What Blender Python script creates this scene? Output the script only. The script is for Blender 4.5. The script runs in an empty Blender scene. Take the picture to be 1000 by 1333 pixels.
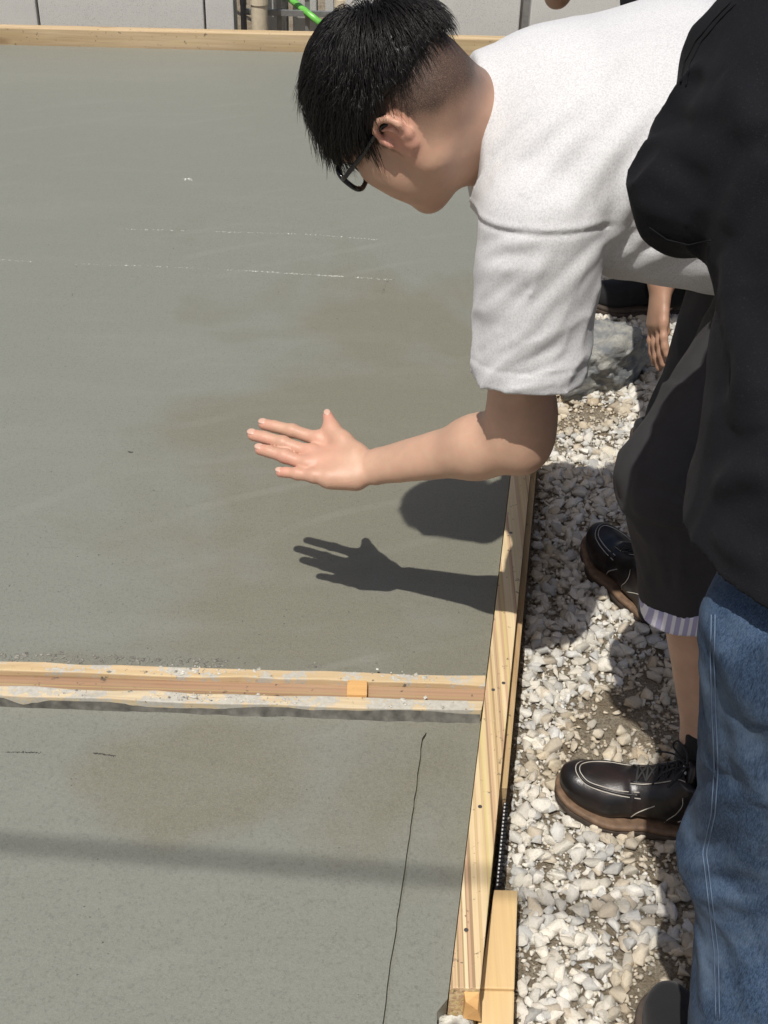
import bpy, bmesh, math, random
import numpy as np
from mathutils import Vector, Matrix
from mathutils.geometry import tessellate_polygon

# ------------------------------------------------------------------ camera, sky, sun, exposure
SC = bpy.context.scene
COL = SC.collection
TH, PHI, CAM = math.radians(36.0), 0.031, np.array([0.0, 0.0, 1.66])
FW = np.array([0, math.cos(TH), -math.sin(TH)])
R0, U0 = np.array([1.0, 0, 0]), np.array([0, math.sin(TH), math.cos(TH)])
RV = math.cos(PHI) * R0 + math.sin(PHI) * U0
UV = -math.sin(PHI) * R0 + math.cos(PHI) * U0
cam_d = bpy.data.cameras.new('camera')
cam = bpy.data.objects.new('camera', cam_d); COL.objects.link(cam)
cam_d.sensor_fit = 'VERTICAL'; cam_d.sensor_height = 36.0; cam_d.lens = 36.0 * 1700 / 1333
cam_d.clip_start = 0.05; cam_d.clip_end = 500
cam.matrix_world = Matrix(((RV[0], UV[0], -FW[0], CAM[0]), (RV[1], UV[1], -FW[1], CAM[1]),
                           (RV[2], UV[2], -FW[2], CAM[2]), (0, 0, 0, 1)))
SC.camera = cam
SUN_TRAVEL = Vector((0.165, 0.44, -1.0)).normalized()
world = bpy.data.worlds.new('World'); SC.world = world; world.use_nodes = True
wn = world.node_tree.nodes; wl = world.node_tree.links
sky = wn.new('ShaderNodeTexSky'); sky.sky_type = 'NISHITA'; sky.sun_disc = False
sky.sun_elevation = math.asin(-SUN_TRAVEL.z)
sky.sun_rotation = math.atan2(-SUN_TRAVEL.x, -SUN_TRAVEL.y)
sky.air_density = 0.8; sky.dust_density = 4.0; sky.ozone_density = 1.0
wl.new(sky.outputs[0], wn['Background'].inputs[0]); wn['Background'].inputs[1].default_value = 0.075
sun_d = bpy.data.lights.new('sun', 'SUN'); sun_d.energy = 3.95; sun_d.angle = math.radians(0.53)
sun_d.color = (1.0, 0.965, 0.90)
sun = bpy.data.objects.new('sun', sun_d); COL.objects.link(sun)
sun.rotation_euler = SUN_TRAVEL.to_track_quat('-Z', 'Y').to_euler(); sun.location = (-1, -5, 9)
SC.view_settings.view_transform = 'Standard'; SC.view_settings.look = 'None'
SC.view_settings.exposure = 0.0; SC.view_settings.gamma = 1.0
SC.view_settings.use_curve_mapping = False
SC.render.engine = 'CYCLES'

# ------------------------------------------------------------------ material helper
class NT:
    def __init__(s, name):
        s.m = bpy.data.materials.new(name); s.m.use_nodes = True
        s.t = s.m.node_tree; s.n = s.t.nodes
        s.b = s.n['Principled BSDF']; s.out = s.n['Material Output']
        s.co = s.n.new('ShaderNodeTexCoord').outputs['Object']
    def lk(s, a, b):
        if isinstance(a, (int, float)): b.default_value = a
        elif isinstance(a, (tuple, list)):
            b.default_value = tuple(a) + ((1,) if len(a) == 3 and len(b.default_value) == 4 else ())
        else: s.t.links.new(a, b)
    def map(s, scale=(1, 1, 1), rot=(0, 0, 0), loc=(0, 0, 0), v=None):
        m = s.n.new('ShaderNodeMapping'); s.lk(v or s.co, m.inputs[0])
        m.inputs['Scale'].default_value = scale; m.inputs['Rotation'].default_value = rot
        m.inputs['Location'].default_value = loc
        return m.outputs[0]
    def noise(s, scale, detail=4, rough=.55, v=None, dist=0, col=False):
        n = s.n.new('ShaderNodeTexNoise'); s.lk(v or s.co, n.inputs['Vector'])
        n.inputs['Scale'].default_value = scale; n.inputs['Detail'].default_value = detail
        n.inputs['Roughness'].default_value = rough; n.inputs['Distortion'].default_value = dist
        return n.outputs[1 if col else 0]
    def vor(s, scale, v=None, feat='F1', out=0):
        n = s.n.new('ShaderNodeTexVoronoi'); s.lk(v or s.co, n.inputs['Vector'])
        n.feature = feat; n.inputs['Scale'].default_value = scale
        return n.outputs[out]
    def wave(s, scale, dist=2, detail=2, dscale=1, v=None, d='X'):
        n = s.n.new('ShaderNodeTexWave'); s.lk(v or s.co, n.inputs['Vector']); n.bands_direction = d
        n.inputs['Scale'].default_value = scale; n.inputs['Distortion'].default_value = dist
        n.inputs['Detail'].default_value = detail; n.inputs['Detail Scale'].default_value = dscale
        return n.outputs[1]
    def ramp(s, f, stops):
        r = s.n.new('ShaderNodeValToRGB'); s.lk(f, r.inputs[0]); e = r.color_ramp.elements
        while len(e) < len(stops): e.new(.5)
        for q, (p, c) in zip(e, stops):
            q.position = p; q.color = (c, c, c, 1) if isinstance(c, (int, float)) else tuple(c) + (1,)
        return r.outputs[0]
    def mix(s, f, a, b, mode='MIX'):
        m = s.n.new('ShaderNodeMix'); m.data_type = 'RGBA'; m.blend_type = mode
        s.lk(f, m.inputs[0]); s.lk(a, m.inputs[6]); s.lk(b, m.inputs[7])
        return m.outputs[2]
    def math(s, op, a, b=0.0, c=0.0):
        m = s.n.new('ShaderNodeMath'); m.operation = op
        s.lk(a, m.inputs[0]); s.lk(b, m.inputs[1]); s.lk(c, m.inputs[2])
        return m.outputs[0]
    def sep(s, v=None):
        m = s.n.new('ShaderNodeSeparateXYZ'); s.lk(v or s.co, m.inputs[0]); return m.outputs
    def attr(s, name, out='Color'):
        a = s.n.new('ShaderNodeAttribute'); a.attribute_name = name; return a.outputs[out]
    def bump(s, h, strength=.3, dist=.002, prev=None):
        b = s.n.new('ShaderNodeBump'); s.lk(h, b.inputs['Height'])
        b.inputs['Strength'].default_value = strength; b.inputs['Distance'].default_value = dist
        if prev: s.lk(prev, b.inputs['Normal'])
        return b.outputs[0]
    def done(s, col, rough=.6, normal=None, spec=None, metal=None, sss=None, sssr=None):
        i = s.b.inputs
        s.lk(col, i['Base Color']); s.lk(rough, i['Roughness'])
        if normal: s.lk(normal, i['Normal'])
        if spec is not None: i['Specular IOR Level'].default_value = spec
        if metal is not None: i['Metallic'].default_value = metal
        if sss:
            i['Subsurface Weight'].default_value = sss; i['Subsurface Radius'].default_value = sssr or (1, .35, .2)
            i['Subsurface Scale'].default_value = .004
        return s.m

def mat_plain(name, c, rough=.5, metal=0, var=.25, scale=40, bump=.1, spec=.5):
    t = NT(name); n = t.noise(scale, 5)
    col = t.mix(t.ramp(n, [(.3, 0), (.7, 1)]), tuple(x * (1 - var) for x in c), tuple(min(1, x * (1 + var)) for x in c))
    return t.done(col, rough, t.bump(n, bump, .002), spec, metal)

def mat_wood(name, ca, cb, axis='Y', cement=0.0, lam=0.0, seed=0, knots=.5):
    t = NT(name)
    sc = {'X': (1.2, 34, 34), 'Y': (34, 1.2, 34)}[axis]
    v = t.map(sc, loc=(seed * 3.1, seed * 1.7, seed))
    g = t.noise(1.0, 6, .62, v, dist=.35)
    v2 = t.map({'X': (3, 160, 160), 'Y': (160, 3, 160)}[axis], loc=(seed, 0, seed))
    g2 = t.noise(1.0, 3, .6, v2)
    f = t.math('ADD', t.math('MULTIPLY', g, .75), t.math('MULTIPLY', g2, .3))
    col = t.mix(t.ramp(f, [(.40, 0), (.62, 1)]), cb, ca)
    if lam:
        v3 = t.map({'X': (.25, 150, 150), 'Y': (150, .25, 150)}[axis], loc=(seed * 2, seed, 0))
        st = t.ramp(t.noise(1.0, 1, .4, v3), [(.44, 0), (.54, 1)])
        col = t.mix(t.math('MULTIPLY', st, lam), col, (.50, .31, .19))
        v4 = t.map({'X': (.2, 190, 190), 'Y': (190, .2, 190)}[axis], loc=(seed * 5, seed, 3))
        col = t.mix(t.math('MULTIPLY', t.ramp(t.noise(1.0, 1, .4, v4), [(.52, 0), (.60, 1)]), lam * .8), col, (.60, .52, .20))
        v5 = t.map({'X': (.3, 260, 260), 'Y': (260, .3, 260)}[axis], loc=(seed, seed, 7))
        col = t.mix(t.math('MULTIPLY', t.ramp(t.noise(1.0, 1, .4, v5), [(.60, 0), (.66, 1)]), lam), col, (.30, .20, .11))
    if knots:
        kv = t.map({'X': (3, 9, 9), 'Y': (9, 3, 9)}[axis], loc=(seed, seed * 2, 1))
        kd = t.ramp(t.vor(1.0, kv), [(.05, 1), (.16, 0)])
        col = t.mix(t.math('MULTIPLY', kd, knots), col, (.16, .075, .03))
    blot = t.ramp(t.noise(9, 3), [(.45, 0), (.75, 1)])
    col = t.mix(t.math('MULTIPLY', blot, .25), col, (.42, .33, .2))
    rough = .62
    if cement:
        c1 = t.noise(22, 6, .68); c2 = t.noise(150, 4, .6)
        cf = t.math('ADD', t.math('MULTIPLY', c1, .75), t.math('MULTIPLY', c2, .3))
        e = .72 - cement * .42
        mask = t.ramp(cf, [(e, 0), (e + .05, 1)])
        ccol = t.mix(c2, (.30, .285, .24), (.62, .59, .52))
        col = t.mix(mask, col, ccol)
        dk = t.ramp(t.noise(60, 5, .7), [(.62, 0), (.68, 1)])
        col = t.mix(t.math('MULTIPLY', dk, .8), col, (.07, .065, .055))
    b = t.bump(t.math('ADD', f, t.math('MULTIPLY', t.noise(300, 2), .3)), .35, .0015)
    return t.done(col, rough, b, .35)

def mat_cloth(name, ca, cb, weave=900, rough=.85, heather=0.0, fine=.5, twill=False, wear=None, lint=0.0, spec=.25, sheen=.1):
    t = NT(name)
    n = t.noise(7, 4)
    col = t.mix(t.ramp(n, [(.3, 0), (.7, 1)]), ca, cb)
    if heather:
        h = t.noise(470, 4, .75, t.map((1, 1, .7), rot=(.5, .3, .2)))
        col = t.mix(t.math('MULTIPLY', t.ramp(h, [(.44, 0), (.62, 1)]), heather), col, (.33, .33, .345))
    w = t.noise(weave, 2, .6)
    if twill:
        tw = t.noise(330, 3, .75, t.map((2.4, 2.4, .45)))
        col = t.mix(t.ramp(tw, [(.38, 0), (.72, 1)]), col, tuple(min(1, x * 1.9 + .02) for x in cb))
        tw2 = t.noise(130, 3, .7, t.map((3, 3, .3)))
        col = t.mix(t.math('MULTIPLY', t.ramp(tw2, [(.5, 0), (.7, 1)]), .6), col, tuple(x * .35 for x in ca))
        w = t.math('ADD', w, tw)
    if wear:
        wf = t.ramp(t.noise(8, 6, .68), [(.48, 0), (.72, 1)])
        col = t.mix(t.math('MULTIPLY', wf, .7), col, wear)
    if lint:
        l = t.ramp(t.noise(500, 2, .7), [(.60, 0), (.74, 1)])
        col = t.mix(t.math('MULTIPLY', l, lint), col, (.09, .09, .10))
    b = t.bump(w, fine, .0012)
    b = t.bump(t.noise(60, 4), .12 if twill or heather else .35, .002, b)
    m = t.done(col, rough, b, spec)
    t.b.inputs['Sheen Weight'].default_value = sheen
    return m

def mat_skin(name, base=(.565, .36, .25), red=(.63, .29, .22)):
    t = NT(name)
    a = t.attr('tone')                      # R: ruddiness, G: stubble, B: lips
    s = t.n.new('ShaderNodeSeparateColor'); t.lk(a, s.inputs[0])
    n = t.noise(28, 4)
    col = t.mix(t.ramp(n, [(.3, 0), (.75, 1)]), tuple(x * .88 for x in base), tuple(x * 1.06 for x in base))
    col = t.mix(t.math('MULTIPLY', t.ramp(t.noise(110, 5, .75), [(.46, 0), (.72, 1)]), .42), col, red)
    col = t.mix(t.math('MULTIPLY', t.ramp(t.noise(16, 3), [(.5, 0), (.7, 1)]), .25), col, tuple(x * .78 for x in base))
    col = t.mix(s.outputs[0], col, red)
    st = t.math('MULTIPLY', s.outputs[1], t.ramp(t.noise(800, 2, .8), [(.30, .74), (.55, 1)]))
    col = t.mix(st, col, (.025, .02, .018))
    b = t.bump(t.noise(330, 5, .75), .3, .0012)
    b = t.bump(t.noise(70, 3, .6), .12, .002, b)
    return t.done(col, .46, b, .4, sss=.12)
# ------------------------------------------------------------------ object helpers
def V(*a): return np.array(a, float)
def nrm(v): v = np.asarray(v, float); return v / np.linalg.norm(v)
def thing(name, label, cat, loc=(0, 0, 0), group=None):
    o = bpy.data.objects.new(name, None); COL.objects.link(o); o.location = loc
    o.empty_display_size = .1
    o['label'] = label; o['category'] = cat
    if group: o['group'] = group
    return o
def root_loc(p):
    q = Vector((0, 0, 0))
    while p: q = q + p.location; p = p.parent
    return np.array(q)
def link(name, me, mat, parent=None, smooth=True):
    for m in (mat if isinstance(mat, (list, tuple)) else [mat]): me.materials.append(m)
    o = bpy.data.objects.new(name, me); COL.objects.link(o)
    if parent: o.parent = parent
    if smooth and len(me.polygons): me.polygons.foreach_set('use_smooth', [True] * len(me.polygons))
    return o
def mesh(name, vs, fs, mat, parent=None, smooth=False, mi=None):
    vs = np.asarray(vs, float) - root_loc(parent)
    me = bpy.data.meshes.new(name); me.from_pydata(vs.tolist(), [], [list(map(int, f)) for f in fs])
    me.update(); o = link(name, me, mat, parent, smooth)
    if mi is not None: me.polygons.foreach_set('material_index', mi)
    return o
def fast_mesh(name, v, q, mat, parent=None, smooth=True, attr=None):
    v = (np.asarray(v, np.float64) - root_loc(parent)).astype(np.float32); q = np.asarray(q, np.int32)
    me = bpy.data.meshes.new(name); k = q.shape[1]
    me.vertices.add(len(v)); me.vertices.foreach_set('co', v.ravel())
    me.loops.add(q.size); me.loops.foreach_set('vertex_index', q.ravel())
    me.polygons.add(len(q)); me.polygons.foreach_set('loop_start', np.arange(0, q.size, k, dtype=np.int32))
    me.update(calc_edges=True); me.validate()
    if attr is not None:
        a = me.color_attributes.new(attr[0], 'FLOAT_COLOR', 'POINT')
        a.data.foreach_set('color', np.asarray(attr[1], np.float32).ravel())
    return link(name, me, mat, parent, smooth)
def tag(o, label=None, cat=None, group=None, kind=None):
    for k, v in (('label', label), ('category', cat), ('group', group), ('kind', kind)):
        if v: o[k] = v
    return o
def bev_mesh(name, corners8, mat, parent=None, bev=.002, jit=0, seed=0, cuts=0):
    """a plank from eight corners (bottom 4 counter-clockwise, then top 4), edges eased"""
    bm = bmesh.new(); off = root_loc(parent)
    vs = [bm.verts.new(Vector(np.asarray(c, float) - off)) for c in corners8]
    for f in ((3, 2, 1, 0), (4, 5, 6, 7), (0, 1, 5, 4), (1, 2, 6, 5), (2, 3, 7, 6), (3, 0, 4, 7)):
        bm.faces.new([vs[i] for i in f])
    bmesh.ops.recalc_face_normals(bm, faces=bm.faces)
    if cuts:
        es = [e for e in bm.edges if e.calc_length() > .5]
        bmesh.ops.subdivide_edges(bm, edges=es, cuts=cuts, use_grid_fill=True)
    if jit:
        rg = random.Random(seed)
        for v in bm.verts: v.co += Vector((rg.uniform(-jit, jit), rg.uniform(-jit, jit), rg.uniform(-jit, jit)))
    sharp = [e for e in bm.edges if len(e.link_faces) == 2 and e.calc_face_angle(0) > .7]
    bmesh.ops.bevel(bm, geom=sharp, offset=bev, segments=2, affect='EDGES', profile=.6)
    me = bpy.data.meshes.new(name); bm.to_mesh(me); bm.free()
    return link(name, me, mat, parent, False)
def box8(x0, x1, y0, y1, z0, z1):
    return [(x0, y0, z0), (x1, y0, z0), (x1, y1, z0), (x0, y1, z0), (x0, y0, z1), (x1, y0, z1), (x1, y1, z1), (x0, y1, z1)]
def tube(pts, r, n=8, closed=False, cap=True):
    """vertices and quads of a round tube along a polyline; r number or list"""
    pts = np.asarray(pts, float); m = len(pts); rr = np.broadcast_to(np.asarray(r, float), (m,))
    tan = np.gradient(pts, axis=0)
    if closed: tan = np.roll(pts, -1, 0) - np.roll(pts, 1, 0)
    up = V(.13, .31, .94); vs = []; prev = None
    for i in range(m):
        t = nrm(tan[i]); a = np.cross(t, up) if prev is None else prev - t * (prev @ t)
        if np.linalg.norm(a) < 1e-6: a = np.cross(t, V(1, 0, 0))
        a = nrm(a); prev = a; b = np.cross(t, a)
        for k in range(n):
            an = 2 * math.pi * k / n
            vs.append(pts[i] + rr[i] * (math.cos(an) * a + math.sin(an) * b))
    fs = []
    for i in range(m if closed else m - 1):
        j = (i + 1) % m
        for k in range(n):
            l = (k + 1) % n
            fs.append((i * n + k, i * n + l, j * n + l, j * n + k))
    if cap and not closed:
        fs.append(tuple(range(n))[::-1]); fs.append(tuple((m - 1) * n + k for k in range(n)))
    return vs, fs
def join(parts):
    vs, fs = [], []
    for v, f in parts:
        o = len(vs); vs += list(v); fs += [tuple(i + o for i in q) for q in f]
    return vs, fs
def spline(pts, n):
    """Catmull-Rom through the points"""
    p = np.asarray(pts, float); p = np.vstack([2 * p[0] - p[1], p, 2 * p[-1] - p[-2]])
    out = []
    for u in np.linspace(0, len(p) - 3 - 1e-6, n):
        i = int(u); t = u - i; a, b, c, d = p[i:i + 4]
        out.append(.5 * ((2 * b) + (c - a) * t + (2 * a - 5 * b + 4 * c - d) * t * t + (3 * b - a - 3 * c + d) * t ** 3))
    return np.array(out)

# ------------------------------------------------------------------ vectorised noise
def _hash(i, j, k, s):
    h = (i * 374761393 + j * 668265263 + k * 2147483647 + s * 1274126177) & 0xffffffff
    h = ((h ^ (h >> 13)) * 1274126177) & 0xffffffff
    return ((h ^ (h >> 16)) & 0xffff) / 65535.0
def vnoise(p, f=1.0, s=0):
    p = np.asarray(p, np.float64) * f; i = np.floor(p).astype(np.int64); t = p - i; t = t * t * (3 - 2 * t)
    r = 0
    for a in (0, 1):
        for b in (0, 1):
            for c in (0, 1):
                w = (t[..., 0] if a else 1 - t[..., 0]) * (t[..., 1] if b else 1 - t[..., 1]) * (t[..., 2] if c else 1 - t[..., 2])
                r = r + w * _hash(i[..., 0] + a, i[..., 1] + b, i[..., 2] + c, s)
    return r
def folds(p, along, f_al=6, f_ac=38, s=0, p2=1.5):
    """cloth folds that run along a direction: ridged noise, about 0..1"""
    al = nrm(along); a = np.cross(al, V(.3, .2, .93)); a = nrm(a); b = np.cross(al, a)
    q = np.stack([p @ al * f_al, p @ a * f_ac, p @ b * f_ac], -1)
    q = q + .9 * (vnoise(p, 14, s + 9)[..., None] - .5)
    n = vnoise(q, 1, s)
    return (1 - np.abs(2 * n - 1)) ** p2
def dline(p, a, b):
    ab = b - a; t = np.clip(((p - a) @ ab) / (ab @ ab), 0, 1)
    return np.linalg.norm(p - (a + t[..., None] * ab), axis=-1), t
def crease(p, a, b, w=.006):
    """one fold laid along the segment a-b"""
    d, t = dline(p, np.asarray(a), np.asarray(b))
    return np.exp(-(d / w) ** 2) * np.clip(4 * t * (1 - t) * 1.6, 0, 1)

# ------------------------------------------------------------------ distance-field modelling: shapes, blends, one closed surface
class Pr:
    __slots__ = ('f', 'c', 'r', 'k', 'op')
    def __init__(s, f, c, r, k=.02, op='u'): s.f, s.c, s.r, s.k, s.op = f, np.asarray(c, float), r, k, op
def cone(a, b, ra, rb, k=.02, op='u'):
    a, b = np.asarray(a, float), np.asarray(b, float); ab = b - a; L2 = max(ab @ ab, 1e-12)
    def f(p):
        t = np.clip((p - a) @ ab / L2, 0, 1)
        q = p - a - t[..., None] * ab
        return np.sqrt((q * q).sum(-1)) - (ra + (rb - ra) * t)
    return Pr(f, (a + b) / 2, math.sqrt(L2) / 2 + max(ra, rb), k, op)
def chain(pts, rs, k=.015, op='u'):
    return [cone(pts[i], pts[i + 1], rs[i], rs[i + 1], k, op) for i in range(len(pts) - 1)]
def ell(c, ax, r, k=.02, op='u'):
    c = np.asarray(c, float); M = np.asarray(ax, float).T; r = np.asarray(r, float)
    def f(p):
        q = (p - c) @ M
        k0 = np.sqrt(((q / r) ** 2).sum(-1)); k1 = np.sqrt(((q / r ** 2) ** 2).sum(-1)) + 1e-9
        return k0 * (k0 - 1) / k1
    return Pr(f, c, max(r), k, op)
def ecap(a, b, side, wa, wb, k=.03, op='u'):
    """limb or trunk piece of oval section: wa, wb = (half width along side, half depth)"""
    a, b = np.asarray(a, float), np.asarray(b, float); ab = b - a; L2 = ab @ ab; ax = nrm(ab)
    sd = nrm(side - ax * (np.asarray(side) @ ax)); up = np.cross(ax, sd)
    def f(p):
        q = p - a; t = np.clip(q @ ab / L2, 0, 1); q = q - t[..., None] * ab
        w = wa[0] + (wb[0] - wa[0]) * t; h = wa[1] + (wb[1] - wa[1]) * t; m = np.minimum(w, h)
        x, y, z = q @ sd, q @ up, q @ ax
        k0 = np.sqrt((x / w) ** 2 + (y / h) ** 2 + (z / m) ** 2)
        k1 = np.sqrt((x / w ** 2) ** 2 + (y / h ** 2) ** 2 + (z / m ** 2) ** 2) + 1e-9
        return np.where(k0 < 1e-4, -m, k0 * (k0 - 1) / k1)
    return Pr(f, (a + b) / 2, math.sqrt(L2) / 2 + max(max(wa), max(wb)), k, op)
def smin(a, b, k):
    h = np.maximum(k - np.abs(a - b), 0) / k
    return np.minimum(a, b) - h * h * k * .25
def smax(a, b, k): return -smin(-a, -b, k)
def near_disp(di, p, d, dm):
    m = np.abs(d) < .022 + dm
    if m.any(): d = d.copy(); d[m] = d[m] - di(p[m])
    return d
class Field:
    def __init__(s, prims, clips=(), disp=None, disp_max=0.0):
        s.pr, s.cl, s.di, s.dm = list(prims), list(clips), disp, disp_max
    def __call__(s, p, cen=None, rad=None):
        d = np.full(p.shape[:-1], .5)
        for q in s.pr:
            if cen is not None and np.linalg.norm(cen - q.c) > q.r * 1.05 + rad + q.k + .01 + s.dm: continue
            v = q.f(p)
            d = smin(d, v, q.k) if q.op == 'u' else smax(d, -v, q.k)
        if s.di is not None: d = near_disp(s.di, p, d, s.dm)
        for n, o, k in s.cl: d = smax(d, (p - o) @ n, k)
        return d
def plane(o, n, k=.003): return (nrm(n), np.asarray(o, float), k)
def surface(F, h=.003, B=16, pad=.02):
    """surface nets on sparse blocks -> vertices, quads"""
    us = [q for q in F.pr if q.op == 'u']
    lo = np.min([q.c - q.r for q in us], 0) - pad; hi = np.max([q.c + q.r for q in us], 0) + pad
    bs = B * h; nb = np.ceil((hi - lo) / bs).astype(int)
    bi = np.stack(np.meshgrid(*[np.arange(n) for n in nb], indexing='ij'), -1).reshape(-1, 3)
    cen = lo + (bi + .5) * bs; rad = bs * .8661
    d = np.concatenate([F(cen[i:i + 20000]) for i in range(0, len(cen), 20000)])
    keep = bi[np.abs(d) < rad * 1.7 + F.dm + .012]
    N = nb * B + 2; st = np.array([N[1] * N[2], N[2], 1], np.int64)
    g = np.arange(B + 1); G = np.stack(np.meshgrid(g, g, g, indexing='ij'), -1)
    CO = np.array([(a, b, c) for a in (0, 1) for b in (0, 1) for c in (0, 1)])
    ids, pos, edges = [], [], []
    for k in keep:
        base = k * B; P = lo + (base + G) * h
        S = F(P, lo + (k + .5) * bs, rad)
        if S.min() > 0 or S.max() < 0: continue
        neg = S < 0
        cs = np.stack([S[a:a + B, b:b + B, c:c + B] for a, b, c in CO], -1); cn = cs < 0
        act = cn.any(-1) & ~cn.all(-1)
        if not act.any(): continue
        ii = np.argwhere(act); s = cs[act]; num = np.zeros((len(ii), 3)); cnt = np.zeros(len(ii))
        for e0 in range(8):
            for ax in (4, 2, 1):
                if e0 & ax: continue
                e1 = e0 | ax; a, b = s[:, e0], s[:, e1]; m = (a < 0) != (b < 0)
                t = np.where(m, a / np.where(m, a - b, 1), 0)
                pt = CO[e0] + t[:, None] * (CO[e1] - CO[e0])
                num += np.where(m[:, None], pt, 0); cnt += m
        ids.append((base + ii) @ st); pos.append(lo + (base + ii + num / cnt[:, None]) * h)
        for ax in range(3):
            sl0 = [slice(0, B)] * 3; sl1 = [slice(0, B)] * 3; sl1[ax] = slice(1, B + 1)
            a, b = neg[tuple(sl0)], neg[tuple(sl1)]; w = np.argwhere(a != b)
            if len(w):
                o1, o2 = np.roll(np.eye(3, dtype=int)[0], (ax + 1) % 3), np.roll(np.eye(3, dtype=int)[0], (ax + 2) % 3)
                c0 = base + w
                q = np.stack([c0 @ st, (c0 - o1) @ st, (c0 - o1 - o2) @ st, (c0 - o2) @ st], -1)
                fl = a[tuple(w.T)]; q[~fl] = q[~fl][:, ::-1]
                edges.append(q)
    ids = np.concatenate(ids); pos = np.concatenate(pos); q = np.concatenate(edges)
    o = np.argsort(ids); ids, pos = ids[o], pos[o]
    r = np.searchsorted(ids, q); r = np.minimum(r, len(ids) - 1)
    ok = (ids[r] == q).all(1)
    return pos, r[ok]
def sdf_obj(name, F, mat, parent, h=.003, attr=None):
    v, q = surface(F, h)
    return fast_mesh(name, v, q, mat, parent, True, (attr[0], attr[1](v)) if attr else None)

def fold_line(p, pts, w, amp):
    """one cloth fold: a soft ridge along a laid line with a shallow valley on both sides, dying out at the ends"""
    lo, hi = np.min(pts, 0) - 4 * w, np.max(pts, 0) + 4 * w
    m = ((p > lo) & (p < hi)).all(-1); r = np.zeros(len(p))
    if not m.any(): return r
    q = p[m]; best = np.full(len(q), 9.); par = np.zeros(len(q)); n = len(pts) - 1
    for i in range(n):
        d, t = dline(q, pts[i], pts[i + 1]); c = d < best
        best = np.where(c, d, best); par = np.where(c, (i + t) / n, par)
    x = best / w
    r[m] = amp * np.sqrt(np.clip(np.sin(math.pi * np.clip(par, 0.0, 1.0)), 0, 1)) * (np.exp(-x * x) - .22 * np.exp(-((x - 2.1) / .9) ** 2))
    return r
# ------------------------------------------------------------------ materials
M = {}
t = NT('wet_concrete')
big = t.noise(1.3, 4, .55, t.map((1, 1, 1), loc=(.7, .3, 0)), dist=.6)
mid = t.noise(6, 5, .6, dist=.4)
ds = t.n.new('ShaderNodeVectorMath'); ds.operation = 'DISTANCE'; t.lk(t.map((1.1, .62, 0)), ds.inputs[0]); ds.inputs[1].default_value = (.06, 1.36, 0)
near = t.math('MULTIPLY', t.math('SUBTRACT', .62, ds.outputs['Value']), .32)
dp = t.n.new('ShaderNodeVectorMath'); dp.operation = 'DISTANCE'; t.lk(t.map((.8, 1.15, 0)), dp.inputs[0]); dp.inputs[1].default_value = (-.26, 1.60, 0)
near = t.math('ADD', near, t.math('MULTIPLY', t.math('MAXIMUM', t.math('SUBTRACT', .20, dp.outputs['Value']), 0.0), t.math('MULTIPLY', t.noise(9, 5, .65), 3.4)))
patch = t.ramp(t.math('ADD', t.math('ADD', t.math('MULTIPLY', big, .8), t.math('MULTIPLY', mid, .13)), near), [(.43, 0), (.54, 1)])
c = t.mix(patch, (.200, .206, .175), (.170, .163, .120))
c = t.mix(t.math('MULTIPLY', t.ramp(t.noise(420, 4, .75), [(.4, 0), (.68, 1)]), .32), c, (.35, .35, .31))
c = t.mix(t.math('MULTIPLY', t.ramp(t.noise(170, 3, .7), [(.52, 0), (.68, 1)]), .38), c, (.115, .11, .095))
pit = t.ramp(t.vor(75), [(.06, 1), (.12, 0)])
pit = t.math('MULTIPLY', pit, t.ramp(t.noise(9, 3), [(.55, 0), (.63, 1)]))
c = t.mix(t.math('MULTIPLY', pit, .7), c, (.06, .058, .05))
ag = t.noise(1.0, 4, .6, t.map((1.5, 9, 1), rot=(0, 0, -.04)), dist=.5)
c = t.mix(t.math('MULTIPLY', t.ramp(ag, [(.52, 0), (.72, 1)]), .12), c, (.31, .305, .27))
rg = t.math('MULTIPLY_ADD', patch, .16, .36)
b = t.bump(t.noise(240, 5, .8), .5, .0018)
b = t.bump(t.noise(38, 4, .6), .14, .004, b)
arc = t.wave(1.6, 5, 1, .8, t.map((1, 1.6, 1), rot=(0, 0, .9)), 'X')
b = t.bump(t.ramp(arc, [(.80, 0), (.97, 1)]), .16, .001, b)
c = t.mix(t.math('MULTIPLY', t.ramp(arc, [(.90, 0), (.985, 1)]), t.math('MULTIPLY', t.ramp(t.noise(3, 3), [(.5, 0), (.7, 1)]), .12)), c, (.34, .345, .31))
b = t.bump(t.noise(1.0, 3, .5, t.map((5, 24, 1), rot=(0, 0, .5)), dist=1.2), .13, .006, b)
b = t.bump(t.math('MULTIPLY', pit, -1.0), .6, .002, b)
M['slab'] = t.done(c, rg, b, .38)
M['wood_lam'] = mat_wood('wood_laminated', (.74, .59, .37), (.62, .46, .25), 'Y', .16, .8, 1, .06)
M['wood_side'] = mat_wood('wood_pale_side', (.52, .37, .20), (.36, .23, .11), 'Y', .05, .2, 2, .2)
M['wood_plank'] = mat_wood('wood_plank', (.72, .53, .28), (.63, .43, .20), 'Y', 0, .1, 5, .35)
M['wood_back'] = mat_wood('wood_back', (.60, .46, .29), (.44, .32, .18), 'X', .10, .15, 3, .5)
M['wood_cement'] = mat_wood('wood_cement_smeared', (.64, .50, .31), (.52, .38, .21), 'X', .42, .1, 4, .3)
M['wood_grey'] = mat_wood('wood_cement_caked', (.66, .55, .38), (.55, .44, .28), 'X', .50, .15, 7, .3)
M['wood_red'] = mat_wood('wood_red_brown', (.36, .235, .15), (.24, .145, .085), 'X', .12, .45, 6, .2)
M['wood_block'] = mat_wood('wood_orange', (.72, .43, .17), (.60, .33, .12), 'X', .15, 0, 8, 0)
M['mortar'] = mat_plain('mortar', (.50, .48, .42), .85, var=.4, scale=60, bump=.8)
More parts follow.
